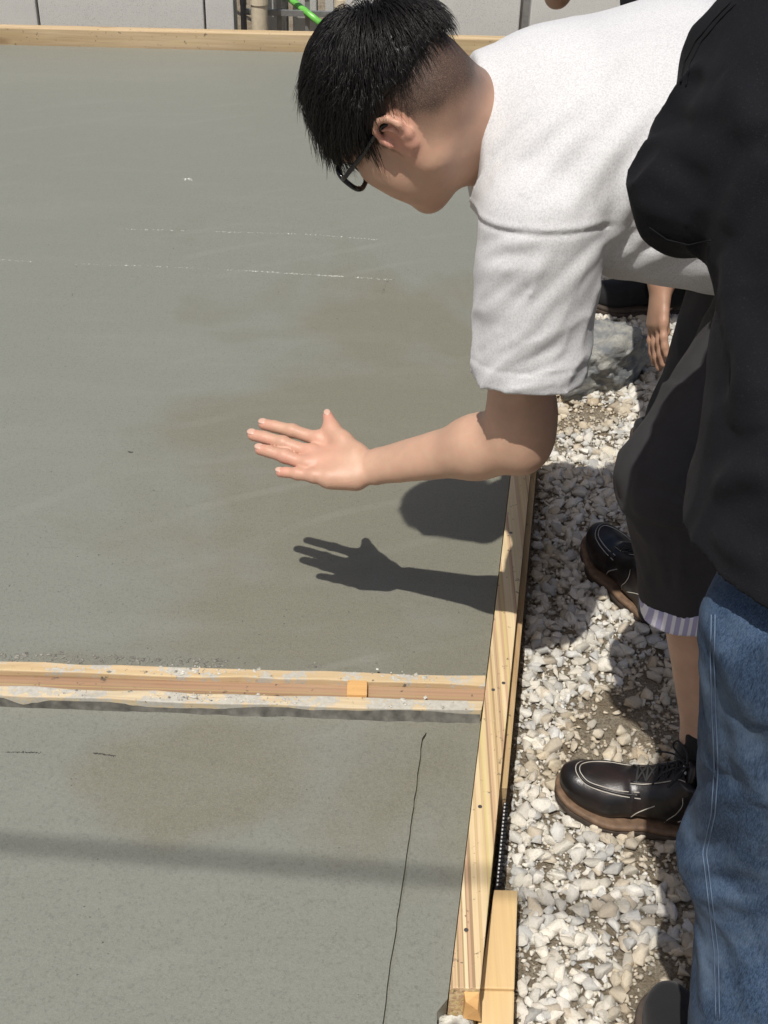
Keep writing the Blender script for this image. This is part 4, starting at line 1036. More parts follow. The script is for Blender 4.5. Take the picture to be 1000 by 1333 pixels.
CR = [(np.array(l), w, amp) for l, w, amp in (
    ([(0.116, 1.432, 0.846), (0.121, 1.421, 0.859), (0.126, 1.414, 0.870), (0.131, 1.409, 0.880), (0.136, 1.405, 0.889), (0.141, 1.402, 0.897), (0.147, 1.400, 0.905), (0.152, 1.397, 0.913), (0.157, 1.397, 0.920), (0.163, 1.395, 0.928), (0.168, 1.395, 0.935), (0.172, 1.394, 0.942), (0.177, 1.395, 0.949), (0.182, 1.396, 0.955), (0.187, 1.397, 0.962), (0.192, 1.397, 0.968), (0.197, 1.398, 0.975), (0.202, 1.400, 0.981), (0.207, 1.402, 0.987), (0.212, 1.405, 0.992), (0.218, 1.408, 0.997), (0.224, 1.412, 1.003), (0.230, 1.417, 1.007), (0.236, 1.425, 1.011), (0.243, 1.433, 1.014), (0.249, 1.440, 1.018)], .0075, .0070),
    ([(0.115, 1.431, 0.915), (0.120, 1.423, 0.928), (0.125, 1.417, 0.939), (0.130, 1.412, 0.949), (0.136, 1.408, 0.959), (0.141, 1.406, 0.968), (0.146, 1.403, 0.975), (0.151, 1.401, 0.983), (0.157, 1.399, 0.990), (0.162, 1.398, 0.996), (0.168, 1.397, 1.003), (0.173, 1.398, 1.008), (0.178, 1.398, 1.014), (0.184, 1.398, 1.020)], .007, .0060),
    ([(0.113, 1.438, 0.943), (0.118, 1.427, 0.956), (0.124, 1.420, 0.966), (0.130, 1.414, 0.976), (0.136, 1.409, 0.983), (0.142, 1.405, 0.991), (0.148, 1.403, 0.997), (0.154, 1.401, 1.003), (0.160, 1.400, 1.009)], .006, .0045),
    ([(0.127, 1.412, 0.862), (0.134, 1.406, 0.870), (0.141, 1.402, 0.877), (0.148, 1.398, 0.884), (0.155, 1.396, 0.889), (0.163, 1.395, 0.895), (0.170, 1.393, 0.900), (0.176, 1.393, 0.906), (0.183, 1.393, 0.911), (0.190, 1.395, 0.916), (0.196, 1.396, 0.921), (0.203, 1.399, 0.926), (0.210, 1.401, 0.930), (0.217, 1.405, 0.934)], .006, .0045),
    ([(0.145, 1.399, 0.861), (0.154, 1.395, 0.867), (0.163, 1.393, 0.873), (0.172, 1.391, 0.878), (0.180, 1.392, 0.882), (0.188, 1.393, 0.887), (0.196, 1.394, 0.891), (0.204, 1.397, 0.895), (0.212, 1.400, 0.899), (0.221, 1.406, 0.901)], .005, .0035),
    ([(0.111, 1.442, 0.997), (0.118, 1.427, 1.008), (0.126, 1.419, 1.016), (0.133, 1.412, 1.024), (0.141, 1.408, 1.027), (0.150, 1.403, 1.031), (0.158, 1.401, 1.034), (0.167, 1.399, 1.036)], .006, .0045),
    ([(0.117, 1.427, 0.879), (0.123, 1.417, 0.891), (0.130, 1.412, 0.901), (0.136, 1.406, 0.911), (0.143, 1.403, 0.919), (0.149, 1.400, 0.928), (0.155, 1.398, 0.937), (0.161, 1.396, 0.945), (0.167, 1.396, 0.953), (0.173, 1.396, 0.960)], .006, .004),
    ([(0.191, 1.395, 0.933), (0.194, 1.396, 0.941), (0.197, 1.397, 0.948), (0.201, 1.399, 0.956), (0.204, 1.400, 0.963), (0.207, 1.401, 0.971), (0.210, 1.403, 0.979), (0.212, 1.405, 0.986), (0.215, 1.407, 0.994), (0.217, 1.408, 1.002)], .006, .004),
    ([(0.246, 1.444, 0.979), (0.255, 1.476, 0.973), (0.255, 1.463, 0.987), (0.256, 1.457, 0.999), (0.258, 1.453, 1.008), (0.259, 1.448, 1.019), (0.261, 1.444, 1.029), (0.263, 1.442, 1.038), (0.265, 1.440, 1.047), (0.267, 1.438, 1.055), (0.269, 1.437, 1.064), (0.271, 1.438, 1.072), (0.272, 1.438, 1.081), (0.274, 1.438, 1.089), (0.276, 1.440, 1.097), (0.278, 1.442, 1.105), (0.280, 1.444, 1.112), (0.282, 1.447, 1.119)], .009, .0060),
    ([(0.269, 1.503, 0.952), (0.270, 1.481, 0.969), (0.274, 1.472, 0.981), (0.278, 1.465, 0.991), (0.282, 1.461, 1.000), (0.287, 1.459, 1.008), (0.292, 1.456, 1.017), (0.298, 1.455, 1.022), (0.304, 1.453, 1.028), (0.311, 1.452, 1.034), (0.317, 1.450, 1.040), (0.323, 1.447, 1.046)], .008, .0060),
    ([(0.292, 1.476, 0.968), (0.298, 1.471, 0.974), (0.305, 1.468, 0.980), (0.311, 1.465, 0.986), (0.318, 1.463, 0.991), (0.325, 1.462, 0.996), (0.331, 1.460, 1.001), (0.340, 1.459, 1.004), (0.349, 1.458, 1.006), (0.358, 1.459, 1.007), (0.367, 1.458, 1.009), (0.375, 1.457, 1.011)], .009, .005),
    ([(0.114, 1.472, 1.073), (0.119, 1.470, 1.081), (0.125, 1.471, 1.087), (0.130, 1.470, 1.094), (0.135, 1.470, 1.100), (0.140, 1.471, 1.106), (0.145, 1.471, 1.112), (0.150, 1.472, 1.118), (0.155, 1.472, 1.124), (0.161, 1.472, 1.130), (0.167, 1.473, 1.135), (0.173, 1.474, 1.141), (0.178, 1.475, 1.146), (0.185, 1.478, 1.150), (0.191, 1.480, 1.155), (0.197, 1.483, 1.160), (0.203, 1.486, 1.164), (0.209, 1.490, 1.169), (0.215, 1.494, 1.173), (0.222, 1.499, 1.177)], .010, .0042),
    ([(0.147, 1.421, 1.077), (0.152, 1.425, 1.083), (0.158, 1.429, 1.089), (0.164, 1.433, 1.094), (0.170, 1.440, 1.099), (0.175, 1.445, 1.105), (0.181, 1.448, 1.111), (0.186, 1.450, 1.117), (0.192, 1.452, 1.123), (0.197, 1.454, 1.129), (0.203, 1.458, 1.135), (0.208, 1.460, 1.141), (0.214, 1.464, 1.147)], .010, .0042),
    ([(0.195, 1.407, 1.064), (0.200, 1.411, 1.069), (0.205, 1.416, 1.074), (0.209, 1.421, 1.079), (0.214, 1.425, 1.085), (0.219, 1.429, 1.090), (0.223, 1.431, 1.096), (0.227, 1.433, 1.102), (0.232, 1.435, 1.109), (0.236, 1.438, 1.114), (0.240, 1.442, 1.120), (0.246, 1.445, 1.125), (0.251, 1.450, 1.131), (0.257, 1.454, 1.136), (0.262, 1.458, 1.142), (0.267, 1.462, 1.147), (0.273, 1.467, 1.152), (0.278, 1.471, 1.157), (0.283, 1.476, 1.163), (0.289, 1.482, 1.167), (0.294, 1.486, 1.173)], .011, .0050),
    ([(0.113, 1.493, 1.101), (0.118, 1.493, 1.109), (0.123, 1.494, 1.117), (0.129, 1.494, 1.125), (0.134, 1.496, 1.133), (0.139, 1.496, 1.139), (0.145, 1.497, 1.146), (0.151, 1.498, 1.151), (0.157, 1.500, 1.157), (0.163, 1.502, 1.163)], .008, .003),
    ([(0.214, 1.497, 1.175), (0.220, 1.502, 1.180), (0.227, 1.510, 1.184), (0.233, 1.515, 1.189), (0.240, 1.524, 1.193), (0.247, 1.531, 1.197), (0.254, 1.539, 1.201), (0.260, 1.547, 1.205), (0.268, 1.555, 1.208), (0.276, 1.563, 1.212), (0.283, 1.569, 1.215), (0.291, 1.577, 1.218), (0.299, 1.584, 1.222)], .012, .003))]
neck_n = nrm(V(-1, -.08, -.02))
teeF = Field(teeP + [cone(neckA + V(-.06, 0, 0), neckA + V(.01, 0, 0), .064, .060, .003, 's'), cone(slH - slA * .02, slH + slA * .05, .049, .050, .003, 's')],
             [cutS, (neck_n, V(0.095, 1.582, 1.1154), .006)], tee_disp, .02)
# keep the sleeve plane from cutting the trunk
def tee_clip(p, cen=None, rad=None):
    d = np.full(p.shape[:-1], .5)
    return d
class TeeField(Field):
    def __call__(s, p, cen=None, rad=None):
        d = np.full(p.shape[:-1], .5); e = np.full(p.shape[:-1], .5)
        for i, q in enumerate(s.pr):
            if cen is not None and np.linalg.norm(cen - q.c) > q.r * 1.05 + rad + q.k + .03: continue
            v = q.f(p)
            if i in s.sl: e = smin(e, v, q.k) if q.op == 'u' else smax(e, -v, q.k)
            else: d = smin(d, v, q.k) if q.op == 'u' else smax(d, -v, q.k)
        n, o, k = s.cl[0]; e = smax(e, (p - o) @ n, k)
        d = smin(d, e, .008)
        # shoulder seam: a narrow valley with a proud edge above it
        a = (p - s.seam[0]) @ s.seam[1]; dd, t = dline(p, shL, slH)
        near = np.exp(-(np.maximum(dd - .08, 0) / .015) ** 2) * smooth01((s.front(p)) / .02)
        d = d + near * (.0022 * np.exp(-((a - .004) / .003) ** 2) - .0016 * np.exp(-((a + .003) / .004) ** 2))
        d = near_disp(s.di, p, d, s.dm)
        n, o, k = s.cl[1]; nk, _ = dline(p, neckA + V(-.12, 0, .01), neckA + V(.1, 0, .01)); d = smax(d, -np.maximum(-((p - o) @ n), nk - .108), k)
        return d
TF = TeeField(teeF.pr, teeF.cl, tee_disp, .02); TF.sl = {6, 10}
s0 = V(0.1663, 1.4072, 1.045); TF.seam = (s0, nrm(np.cross(V(0.2414, 1.4076, 1.0454) - V(0.0944, 1.4236, 1.0334), V(0, .35, -1)) * 0 + slA)); TF.front = lambda p: 1.50 - p[..., 1] + .05
tee = push(sdf_obj('t_shirt', TF, M['tee'], pa, .0032))
spA = [far(q) for q in spA]
# rib collar and shoulder seam cord
# charcoal cropped trousers
cuf = knL + (anL - knL) * .40; cufa = nrm(anL - knL)
panP = [ecap(spA[3] + V(.01, 0, -.03), spA[4], sideA, (.15, .11), (.165, .115), .05), cone(hipL, knL, .100, .080, .04), cone(knL, cuf + cufa * .03, .082, .076, .03),
        cone(hipR, knR, .10, .078, .04), cone(knR, knR + (anR - knR) * .6, .08, .074, .03)]
PL = [(np.array(l), w, amp) for l, w, amp in (
    ([(0.349, 1.522, 0.640), (0.358, 1.507, 0.646), (0.368, 1.496, 0.650), (0.379, 1.488, 0.651), (0.387, 1.482, 0.651), (0.396, 1.478, 0.650), (0.404, 1.473, 0.649), (0.413, 1.471, 0.646), (0.422, 1.468, 0.644)], .008, .008),
    ([(0.355, 1.500, 0.619), (0.365, 1.488, 0.624), (0.376, 1.480, 0.627), (0.386, 1.473, 0.629), (0.396, 1.469, 0.628), (0.406, 1.465, 0.626), (0.417, 1.462, 0.624), (0.428, 1.462, 0.620)], .007, .007),
    ([(0.368, 1.486, 0.592), (0.377, 1.479, 0.595), (0.386, 1.473, 0.595), (0.395, 1.468, 0.596), (0.406, 1.465, 0.597), (0.418, 1.462, 0.598), (0.430, 1.461, 0.597)], .007, .006),
    ([(0.359, 1.544, 0.667), (0.368, 1.529, 0.673), (0.378, 1.517, 0.677), (0.388, 1.508, 0.679), (0.397, 1.506, 0.682), (0.406, 1.504, 0.686), (0.415, 1.503, 0.688), (0.424, 1.503, 0.690)], .008, .006),
    ([(0.380, 1.548, 0.691), (0.387, 1.552, 0.699), (0.394, 1.556, 0.706), (0.401, 1.558, 0.714), (0.407, 1.561, 0.722), (0.413, 1.565, 0.730), (0.418, 1.568, 0.738), (0.424, 1.571, 0.746), (0.429, 1.575, 0.754), (0.434, 1.578, 0.762)], .010, .007),
    ([(0.385, 1.477, 0.570), (0.390, 1.477, 0.554), (0.394, 1.476, 0.539), (0.398, 1.474, 0.525), (0.401, 1.473, 0.512), (0.404, 1.472, 0.499), (0.406, 1.470, 0.486), (0.409, 1.469, 0.473)], .006, .005),
    ([(0.412, 1.463, 0.582), (0.415, 1.464, 0.568), (0.418, 1.464, 0.554), (0.421, 1.464, 0.541), (0.423, 1.461, 0.529), (0.425, 1.461, 0.517), (0.426, 1.460, 0.504), (0.427, 1.459, 0.491), (0.429, 1.458, 0.479)], .006, .004),
    ([(0.363, 1.531, 0.529), (0.366, 1.522, 0.523), (0.370, 1.515, 0.516), (0.374, 1.509, 0.508), (0.378, 1.503, 0.501), (0.382, 1.498, 0.492), (0.386, 1.494, 0.479), (0.390, 1.490, 0.467), (0.395, 1.487, 0.454)], .006, .004))]
def pan_disp(p):
    d = .0055 * folds(p, V(.25, .2, -.9), 5, 22, 11)
    k, t = dline(p, knL, cuf); d = d + .005 * np.exp(-((t - .05) / .45) ** 2) * 1.4 * folds(p, V(1, .1, .25), 6, 30, 13) * (k < .14)
    for l, w, amp in PL: d = d + fold_line(p, l, w, amp)
    return d
panF = Field(panP + [cone(cuf - cufa * .01, cuf + cufa * .06, .068, .070, .003, 's')], [], pan_disp, .012)
class PanF(Field):
    def __call__(s, p, cen=None, rad=None):
        d = Field.__call__(s, p, cen, rad)
        k, t = dline(p, knL, anL); c = np.where(k < .13, (p - cuf) @ cufa, -9); d = smax(d, c, .003)
        k, t = dline(p, knR, anR); c = np.where(k < .13, (p - (knR + (anR - knR) * .6)) @ nrm(anR - knR), -9)
        return smax(d, c, .003)
pantsA = sdf_obj('trousers', PanF(panF.pr, (), pan_disp, .012), M['charcoal'], pa, .0045); pantsA['label'] = 'charcoal cropped trousers with turned-up cuffs'
F_ = Field([cone(cuf - cufa * .02, cuf + cufa * .035, .0805, .0800, .003), cone(cuf - cufa * .06, cuf + cufa * .06, .072, .070, .003, 's')], [plane(cuf + cufa * .030, cufa), plane(cuf - cufa * .008, -cufa)], lambda p: .0012 * vnoise(p, 40, 3), .002)
o = sdf_obj('cuff', F_, M['lining'], pantsA, .0035); o['label'] = 'lilac striped turned-up cuff'
# stitching along the outer leg
# socks and shoes
F_ = Field([cone(anL + V(0, 0, .04), anL - V(0, 0, .05), .043, .044, .01)], [plane(anL + V(0, 0, .035), (0, 0, 1))]); sdf_obj('sock', F_, M['sock'], pa, .004)
F_ = Field([cone(anR + V(0, 0, .04), anR - V(0, 0, .05), .042, .042, .01)], [plane(anR + V(0, 0, .035), (0, 0, 1))]); sdf_obj('sock', F_, M['sock'], pa, .004)
shoe(pa, heelL, toeL, LEATHER, .012, 1.0, 'black lace-up shoe with brown toe and tan welt')
hR, tR = V(.545, 1.905, 0), V(.425, 2.185, 0)
shoe(pa, hR, tR, LEATHER, .012, 1.0, 'black shoe half hidden behind the trouser leg')
# ------------------------------------------------------------------ person 2: black shirt and blue jeans, close to the camera
NS, NM = .93, V(0, 0, .1162)               # slighter build than drawn: shrink the upper body and set it back on the legs
def nearer(p): return NS * np.asarray(p, float) + NM
def near_pr(q): return Pr(lambda p, f=q.f: NS * f((p - NM) / NS), nearer(q.c), q.r * NS, q.k * NS, q.op)
pb = thing('person', 'person in loose black shirt and faded blue jeans standing nearest the camera', 'person', (.50, .98, 0))
hB = Frame(V(.42, 1.52, 1.53), V(-.25, .8, -.55), V(-.05, .5, .85))
neckB = V(.44, 1.42, 1.40); chB = V(.48, 1.30, 1.22); wsB = V(.52, 1.12, 1.02); pvB = V(.53, 1.03, .88)
sB, eB, wB = V(0.3691, 1.3853, 1.2529), V(0.3071, 1.3027, 1.1393), V(.43, 1.52, 1.17)
sBR, eBR, wBR = V(.63, 1.35, 1.30), V(.74, 1.33, 1.05), V(.55, 1.56, 1.06)
hBL, kBL, aBL = V(.435, 1.02, .86), V(.468, .99, .47), V(.488, .885, .10)
hBR, kBR, aBR = V(.62, 1.02, .86), V(.64, 1.0, .47), V(.65, .92, .10)
P = head_prims(hB) + [cone(hB(-.038, 0, -.015), neckB, .056, .06, .03), cone(neckB, chB, .06, .10, .05), ecap(chB, wsB, V(1, 0, 0), (.15, .10), (.14, .095), .06), ecap(wsB, pvB, V(1, 0, 0), (.13, .085), (.12, .075), .05),
     cone(chB, sB, .09, .055, .05), cone(chB, sBR, .09, .055, .05)]
P += limb_prims(sB, eB, wB) + limb_prims(sBR, eBR, wBR)
P += relaxed_hand(wB, V(.55, .8, .1), V(0, -.3, -.9), 1, 1)[0] + relaxed_hand(wBR, V(-.6, .75, .1), V(0, -.3, -.9), 1, -1)[0]
P = [near_pr(q) for q in P]
hBf = Frame(nearer(hB.o), hB.f, hB.u, NS)
hBL, hBR = nearer(hBL), nearer(hBR)
P += leg_prims(hBL, kBL, aBL, V(.43, 1.05, .05), (.070, .056, .052, .036)) + leg_prims(hBR, kBR, aBR, V(.66, 1.08, .05), (.070, .056, .052, .036))
sdf_obj('body', Field(P), M['skin'], pb, .005, ('tone', tone_fn(hBf, None, False)))
hair(pb, hBf, 3500, .015, (.04, .07), (.008, .024), 31, gravity=.35, width=.0009)
shP = [ecap(neckB - V(0, .01, .03), chB, V(1, 0, 0), (.085, .07), (.175, .120), .05), ecap(chB, wsB, V(1, .0, 0), (.175, .120), (.185, .128), .06), ecap(wsB, pvB - V(.0, .02, .22), V(1, 0, 0), (.190, .135), (.262, .25), .05),
       cone(chB, sB + V(.01, 0, 0), .11, .062, .05), cone(chB, sBR, .11, .065, .05), cone(sB, eB, .060, .049, .02), cone(eB, wB + (eB - wB) * .35, .049, .045, .03), cone(sBR, eBR, .06, .052, .03), cone(eBR, wBR, .052, .04, .03)]
def sh_disp(p):
    d = .0055 * folds(p, V(.1, .2, -1), 5, 20, 21) * smooth01((1.3 - p[..., 2]) / .25)
    k, t = dline(p, sB, eB); d = d + .010 * folds(p, V(-.75, -.1, .4), 6, 24, 23) * np.exp(-(np.maximum(k - .065, 0) / .02) ** 2)
    for l, w, amp in BC: d = d + fold_line(p, l, w, amp)
    return d
BC = [(np.array(l), w, amp) for l, w, amp in (
    ([(0.291, 1.363, 1.219), (0.292, 1.333, 1.224), (0.295, 1.318, 1.225), (0.298, 1.298, 1.228), (0.301, 1.279, 1.235), (0.305, 1.266, 1.241), (0.310, 1.256, 1.245), (0.315, 1.248, 1.249)], .011, .0050),
    ([(0.273, 1.317, 1.190), (0.278, 1.301, 1.193), (0.283, 1.290, 1.194), (0.289, 1.279, 1.195), (0.293, 1.268, 1.196), (0.297, 1.255, 1.196), (0.301, 1.244, 1.197), (0.306, 1.233, 1.198), (0.310, 1.224, 1.197)], .011, .0050),
    ([(0.256, 1.297, 1.161), (0.260, 1.284, 1.164), (0.265, 1.275, 1.165), (0.271, 1.268, 1.165), (0.277, 1.262, 1.164), (0.282, 1.258, 1.163), (0.289, 1.253, 1.162), (0.295, 1.248, 1.160), (0.301, 1.243, 1.159), (0.306, 1.234, 1.160), (0.311, 1.222, 1.161)], .011, .0050),
    ([(0.253, 1.290, 1.131), (0.258, 1.276, 1.134), (0.265, 1.266, 1.135), (0.272, 1.259, 1.135), (0.279, 1.255, 1.133), (0.286, 1.251, 1.134), (0.294, 1.248, 1.135), (0.301, 1.244, 1.135), (0.308, 1.239, 1.136), (0.313, 1.226, 1.141)], .011, .0050),
    ([(0.269, 1.290, 1.099), (0.273, 1.271, 1.108), (0.279, 1.263, 1.112), (0.286, 1.257, 1.114), (0.293, 1.254, 1.116), (0.300, 1.250, 1.118), (0.307, 1.247, 1.119), (0.313, 1.240, 1.123), (0.316, 1.220, 1.132)], .008, .004),
    ([(0.325, 1.182, 1.125), (0.326, 1.177, 1.120), (0.327, 1.172, 1.115), (0.327, 1.166, 1.110), (0.328, 1.160, 1.106), (0.328, 1.154, 1.101), (0.328, 1.146, 1.097), (0.329, 1.140, 1.093), (0.329, 1.133, 1.089), (0.329, 1.126, 1.085), (0.329, 1.118, 1.082), (0.330, 1.112, 1.078), (0.330, 1.105, 1.074), (0.331, 1.097, 1.070), (0.332, 1.090, 1.067), (0.333, 1.084, 1.063), (0.334, 1.078, 1.059), (0.336, 1.072, 1.055), (0.337, 1.067, 1.050), (0.338, 1.060, 1.046), (0.340, 1.056, 1.041), (0.342, 1.052, 1.036), (0.344, 1.047, 1.032), (0.345, 1.042, 1.027), (0.347, 1.037, 1.022), (0.349, 1.033, 1.017)], .016, .012),
    ([(0.329, 1.055, 1.002), (0.330, 1.056, 1.009), (0.331, 1.057, 1.016), (0.332, 1.060, 1.022), (0.333, 1.062, 1.028), (0.334, 1.063, 1.035), (0.335, 1.064, 1.041), (0.336, 1.067, 1.047), (0.337, 1.069, 1.053), (0.338, 1.070, 1.060), (0.340, 1.072, 1.066), (0.342, 1.075, 1.071), (0.343, 1.077, 1.077), (0.345, 1.081, 1.083), (0.347, 1.084, 1.088), (0.348, 1.086, 1.094), (0.350, 1.091, 1.098)], .014, .011),
    ([(0.316, 1.042, 0.939), (0.321, 1.039, 0.946), (0.325, 1.035, 0.954), (0.329, 1.031, 0.961), (0.334, 1.028, 0.968), (0.339, 1.023, 0.973), (0.344, 1.019, 0.978), (0.350, 1.015, 0.982), (0.355, 1.011, 0.987)], .013, .010),
    ([(0.312, 1.022, 0.908), (0.317, 1.012, 0.909), (0.322, 1.003, 0.911), (0.327, 0.995, 0.911), (0.332, 0.987, 0.912), (0.337, 0.981, 0.912), (0.342, 0.976, 0.912), (0.346, 0.970, 0.912), (0.351, 0.965, 0.911), (0.356, 0.960, 0.911)], .012, .009),
    ([(0.326, 1.187, 1.146), (0.327, 1.187, 1.153), (0.328, 1.186, 1.161), (0.330, 1.187, 1.167), (0.331, 1.187, 1.173), (0.332, 1.187, 1.181), (0.334, 1.187, 1.187), (0.335, 1.188, 1.193), (0.338, 1.188, 1.199), (0.340, 1.188, 1.205), (0.342, 1.188, 1.211), (0.345, 1.188, 1.217), (0.347, 1.188, 1.223)], .014, .010),
    ([(0.314, 1.278, 1.265), (0.316, 1.265, 1.263), (0.318, 1.256, 1.260), (0.321, 1.246, 1.257), (0.323, 1.238, 1.254), (0.326, 1.230, 1.250), (0.329, 1.222, 1.247), (0.334, 1.214, 1.245), (0.340, 1.206, 1.244), (0.345, 1.200, 1.241)], .014, .008))]
hem_o = V(0.2965, 0.9848, 0.9058) - V(0, 0, .028); hem_n = V(0, 0, -1)
class ShF(Field):
    def __call__(s, p, cen=None, rad=None):
        d = Field.__call__(s, p, cen, rad)
        k, _ = dline(p, neckB, pvB - V(0, 0, .3)); return smax(d, np.where(k < .4, (p - hem_o) @ hem_n, -9), .004)
o = sdf_obj('shirt', ShF(shP + [cone(pvB + V(0, 0, -.10), pvB - V(0, 0, .35), .15, .17, .01, 's'), cone(neckB, neckB + (hB.o - neckB), .064, .07, .004, 's')], (), sh_disp, .02), M['black_tee'], pb, .0045)
push(o, nearer)
o['label'] = 'black loose shirt with folded sleeve'
# stitched seams laid on the cloth: march from a start point along a direction to the surface
def seam(name, pts, mat, parent, r):
    mesh(name, *tube(spline(pts, len(pts) * 2), r, 5), mat, parent, True)
M['black_seam'] = mat_plain('black_seam', (.010, .010, .012), .9, spec=.1)
seam('seam', [(0.3085, 1.2509, 1.3411), (0.3051, 1.2504, 1.3370), (0.3023, 1.2525, 1.3323), (0.2994, 1.2545, 1.3275), (0.2969, 1.2579, 1.3223), (0.2940, 1.2597, 1.3170), (0.2908, 1.2602, 1.3121), (0.2879, 1.2619, 1.3067), (0.2850, 1.2637, 1.3014), (0.2830, 1.2625, 1.2965), (0.2811, 1.2614, 1.2916), (0.2792, 1.2602, 1.2866), (0.2772, 1.2591, 1.2817), (0.2731, 1.2409, 1.2821), (0.2731, 1.2411, 1.2771), (0.2727, 1.2399, 1.2724), (0.2721, 1.2375, 1.2681)], M['black_seam'], o, .0009)
seam('seam', [(0.3065, 1.2610, 1.3397), (0.3034, 1.2618, 1.3353), (0.3005, 1.2639, 1.3305), (0.2976, 1.2660, 1.3257), (0.2947, 1.2680, 1.3209), (0.2918, 1.2698, 1.3156), (0.2886, 1.2703, 1.3106), (0.2856, 1.2720, 1.3052), (0.2829, 1.2751, 1.2994), (0.2811, 1.2753, 1.2941), (0.2792, 1.2754, 1.2887), (0.2774, 1.2756, 1.2834), (0.2758, 1.2770, 1.2776), (0.2746, 1.2721, 1.2743), (0.2733, 1.2672, 1.2711), (0.2682, 1.2440, 1.2735), (0.2678, 1.2430, 1.2691)], M['black_seam'], o, .0009)
seam('seam', [(0.2455, 1.1780, 1.1510), (0.2493, 1.1738, 1.1499), (0.2533, 1.1708, 1.1482), (0.2574, 1.1678, 1.1465), (0.2619, 1.1673, 1.1437), (0.2665, 1.1639, 1.1440), (0.2707, 1.1593, 1.1449), (0.2743, 1.1522, 1.1469), (0.2794, 1.1513, 1.1461), (0.2836, 1.1479, 1.1489), (0.2877, 1.1445, 1.1518), (0.2896, 1.1324, 1.1585), (0.2905, 1.1166, 1.1668)], M['black_seam'], o, .0009)
cuB = aBL - V(0, 0, .05)
jP = [ecap(nearer(wsB - V(0, 0, .06)), nearer(pvB), V(1, 0, 0), (.135, .088), (.150, .092), .05), cone(hBL + (kBL - hBL) * .16 - V(.004, 0, 0), kBL - V(.004, 0, 0), .099, .086, .04), cone(kBL, aBL, .088, .088, .04), cone(hBR, kBR, .104, .086, .04), cone(kBR, aBR, .088, .084, .04),
      ell(V(0.4045, 0.9918, 0.4732), np.eye(3), (.034, .05, .030), .05)]
def j_disp(p):
    return smooth01((.93 - p[..., 2]) / .08) * j_disp0(p)
def j_disp0(p):
    d = .007 * folds(p, V(.15, .1, -1), 3.2, 17, 41) * smooth01((p[..., 2] - .35) / .2) + .004 * folds(p, V(.8, .3, -.5), 5, 24, 43) * np.exp(-((p[..., 2] - .45) / .14) ** 2) + .003 * folds(p, V(.5, 0, .8), 5, 26, 44)
    for l, w, amp in JC: d = d + fold_line(p, l, w, amp)
    return d
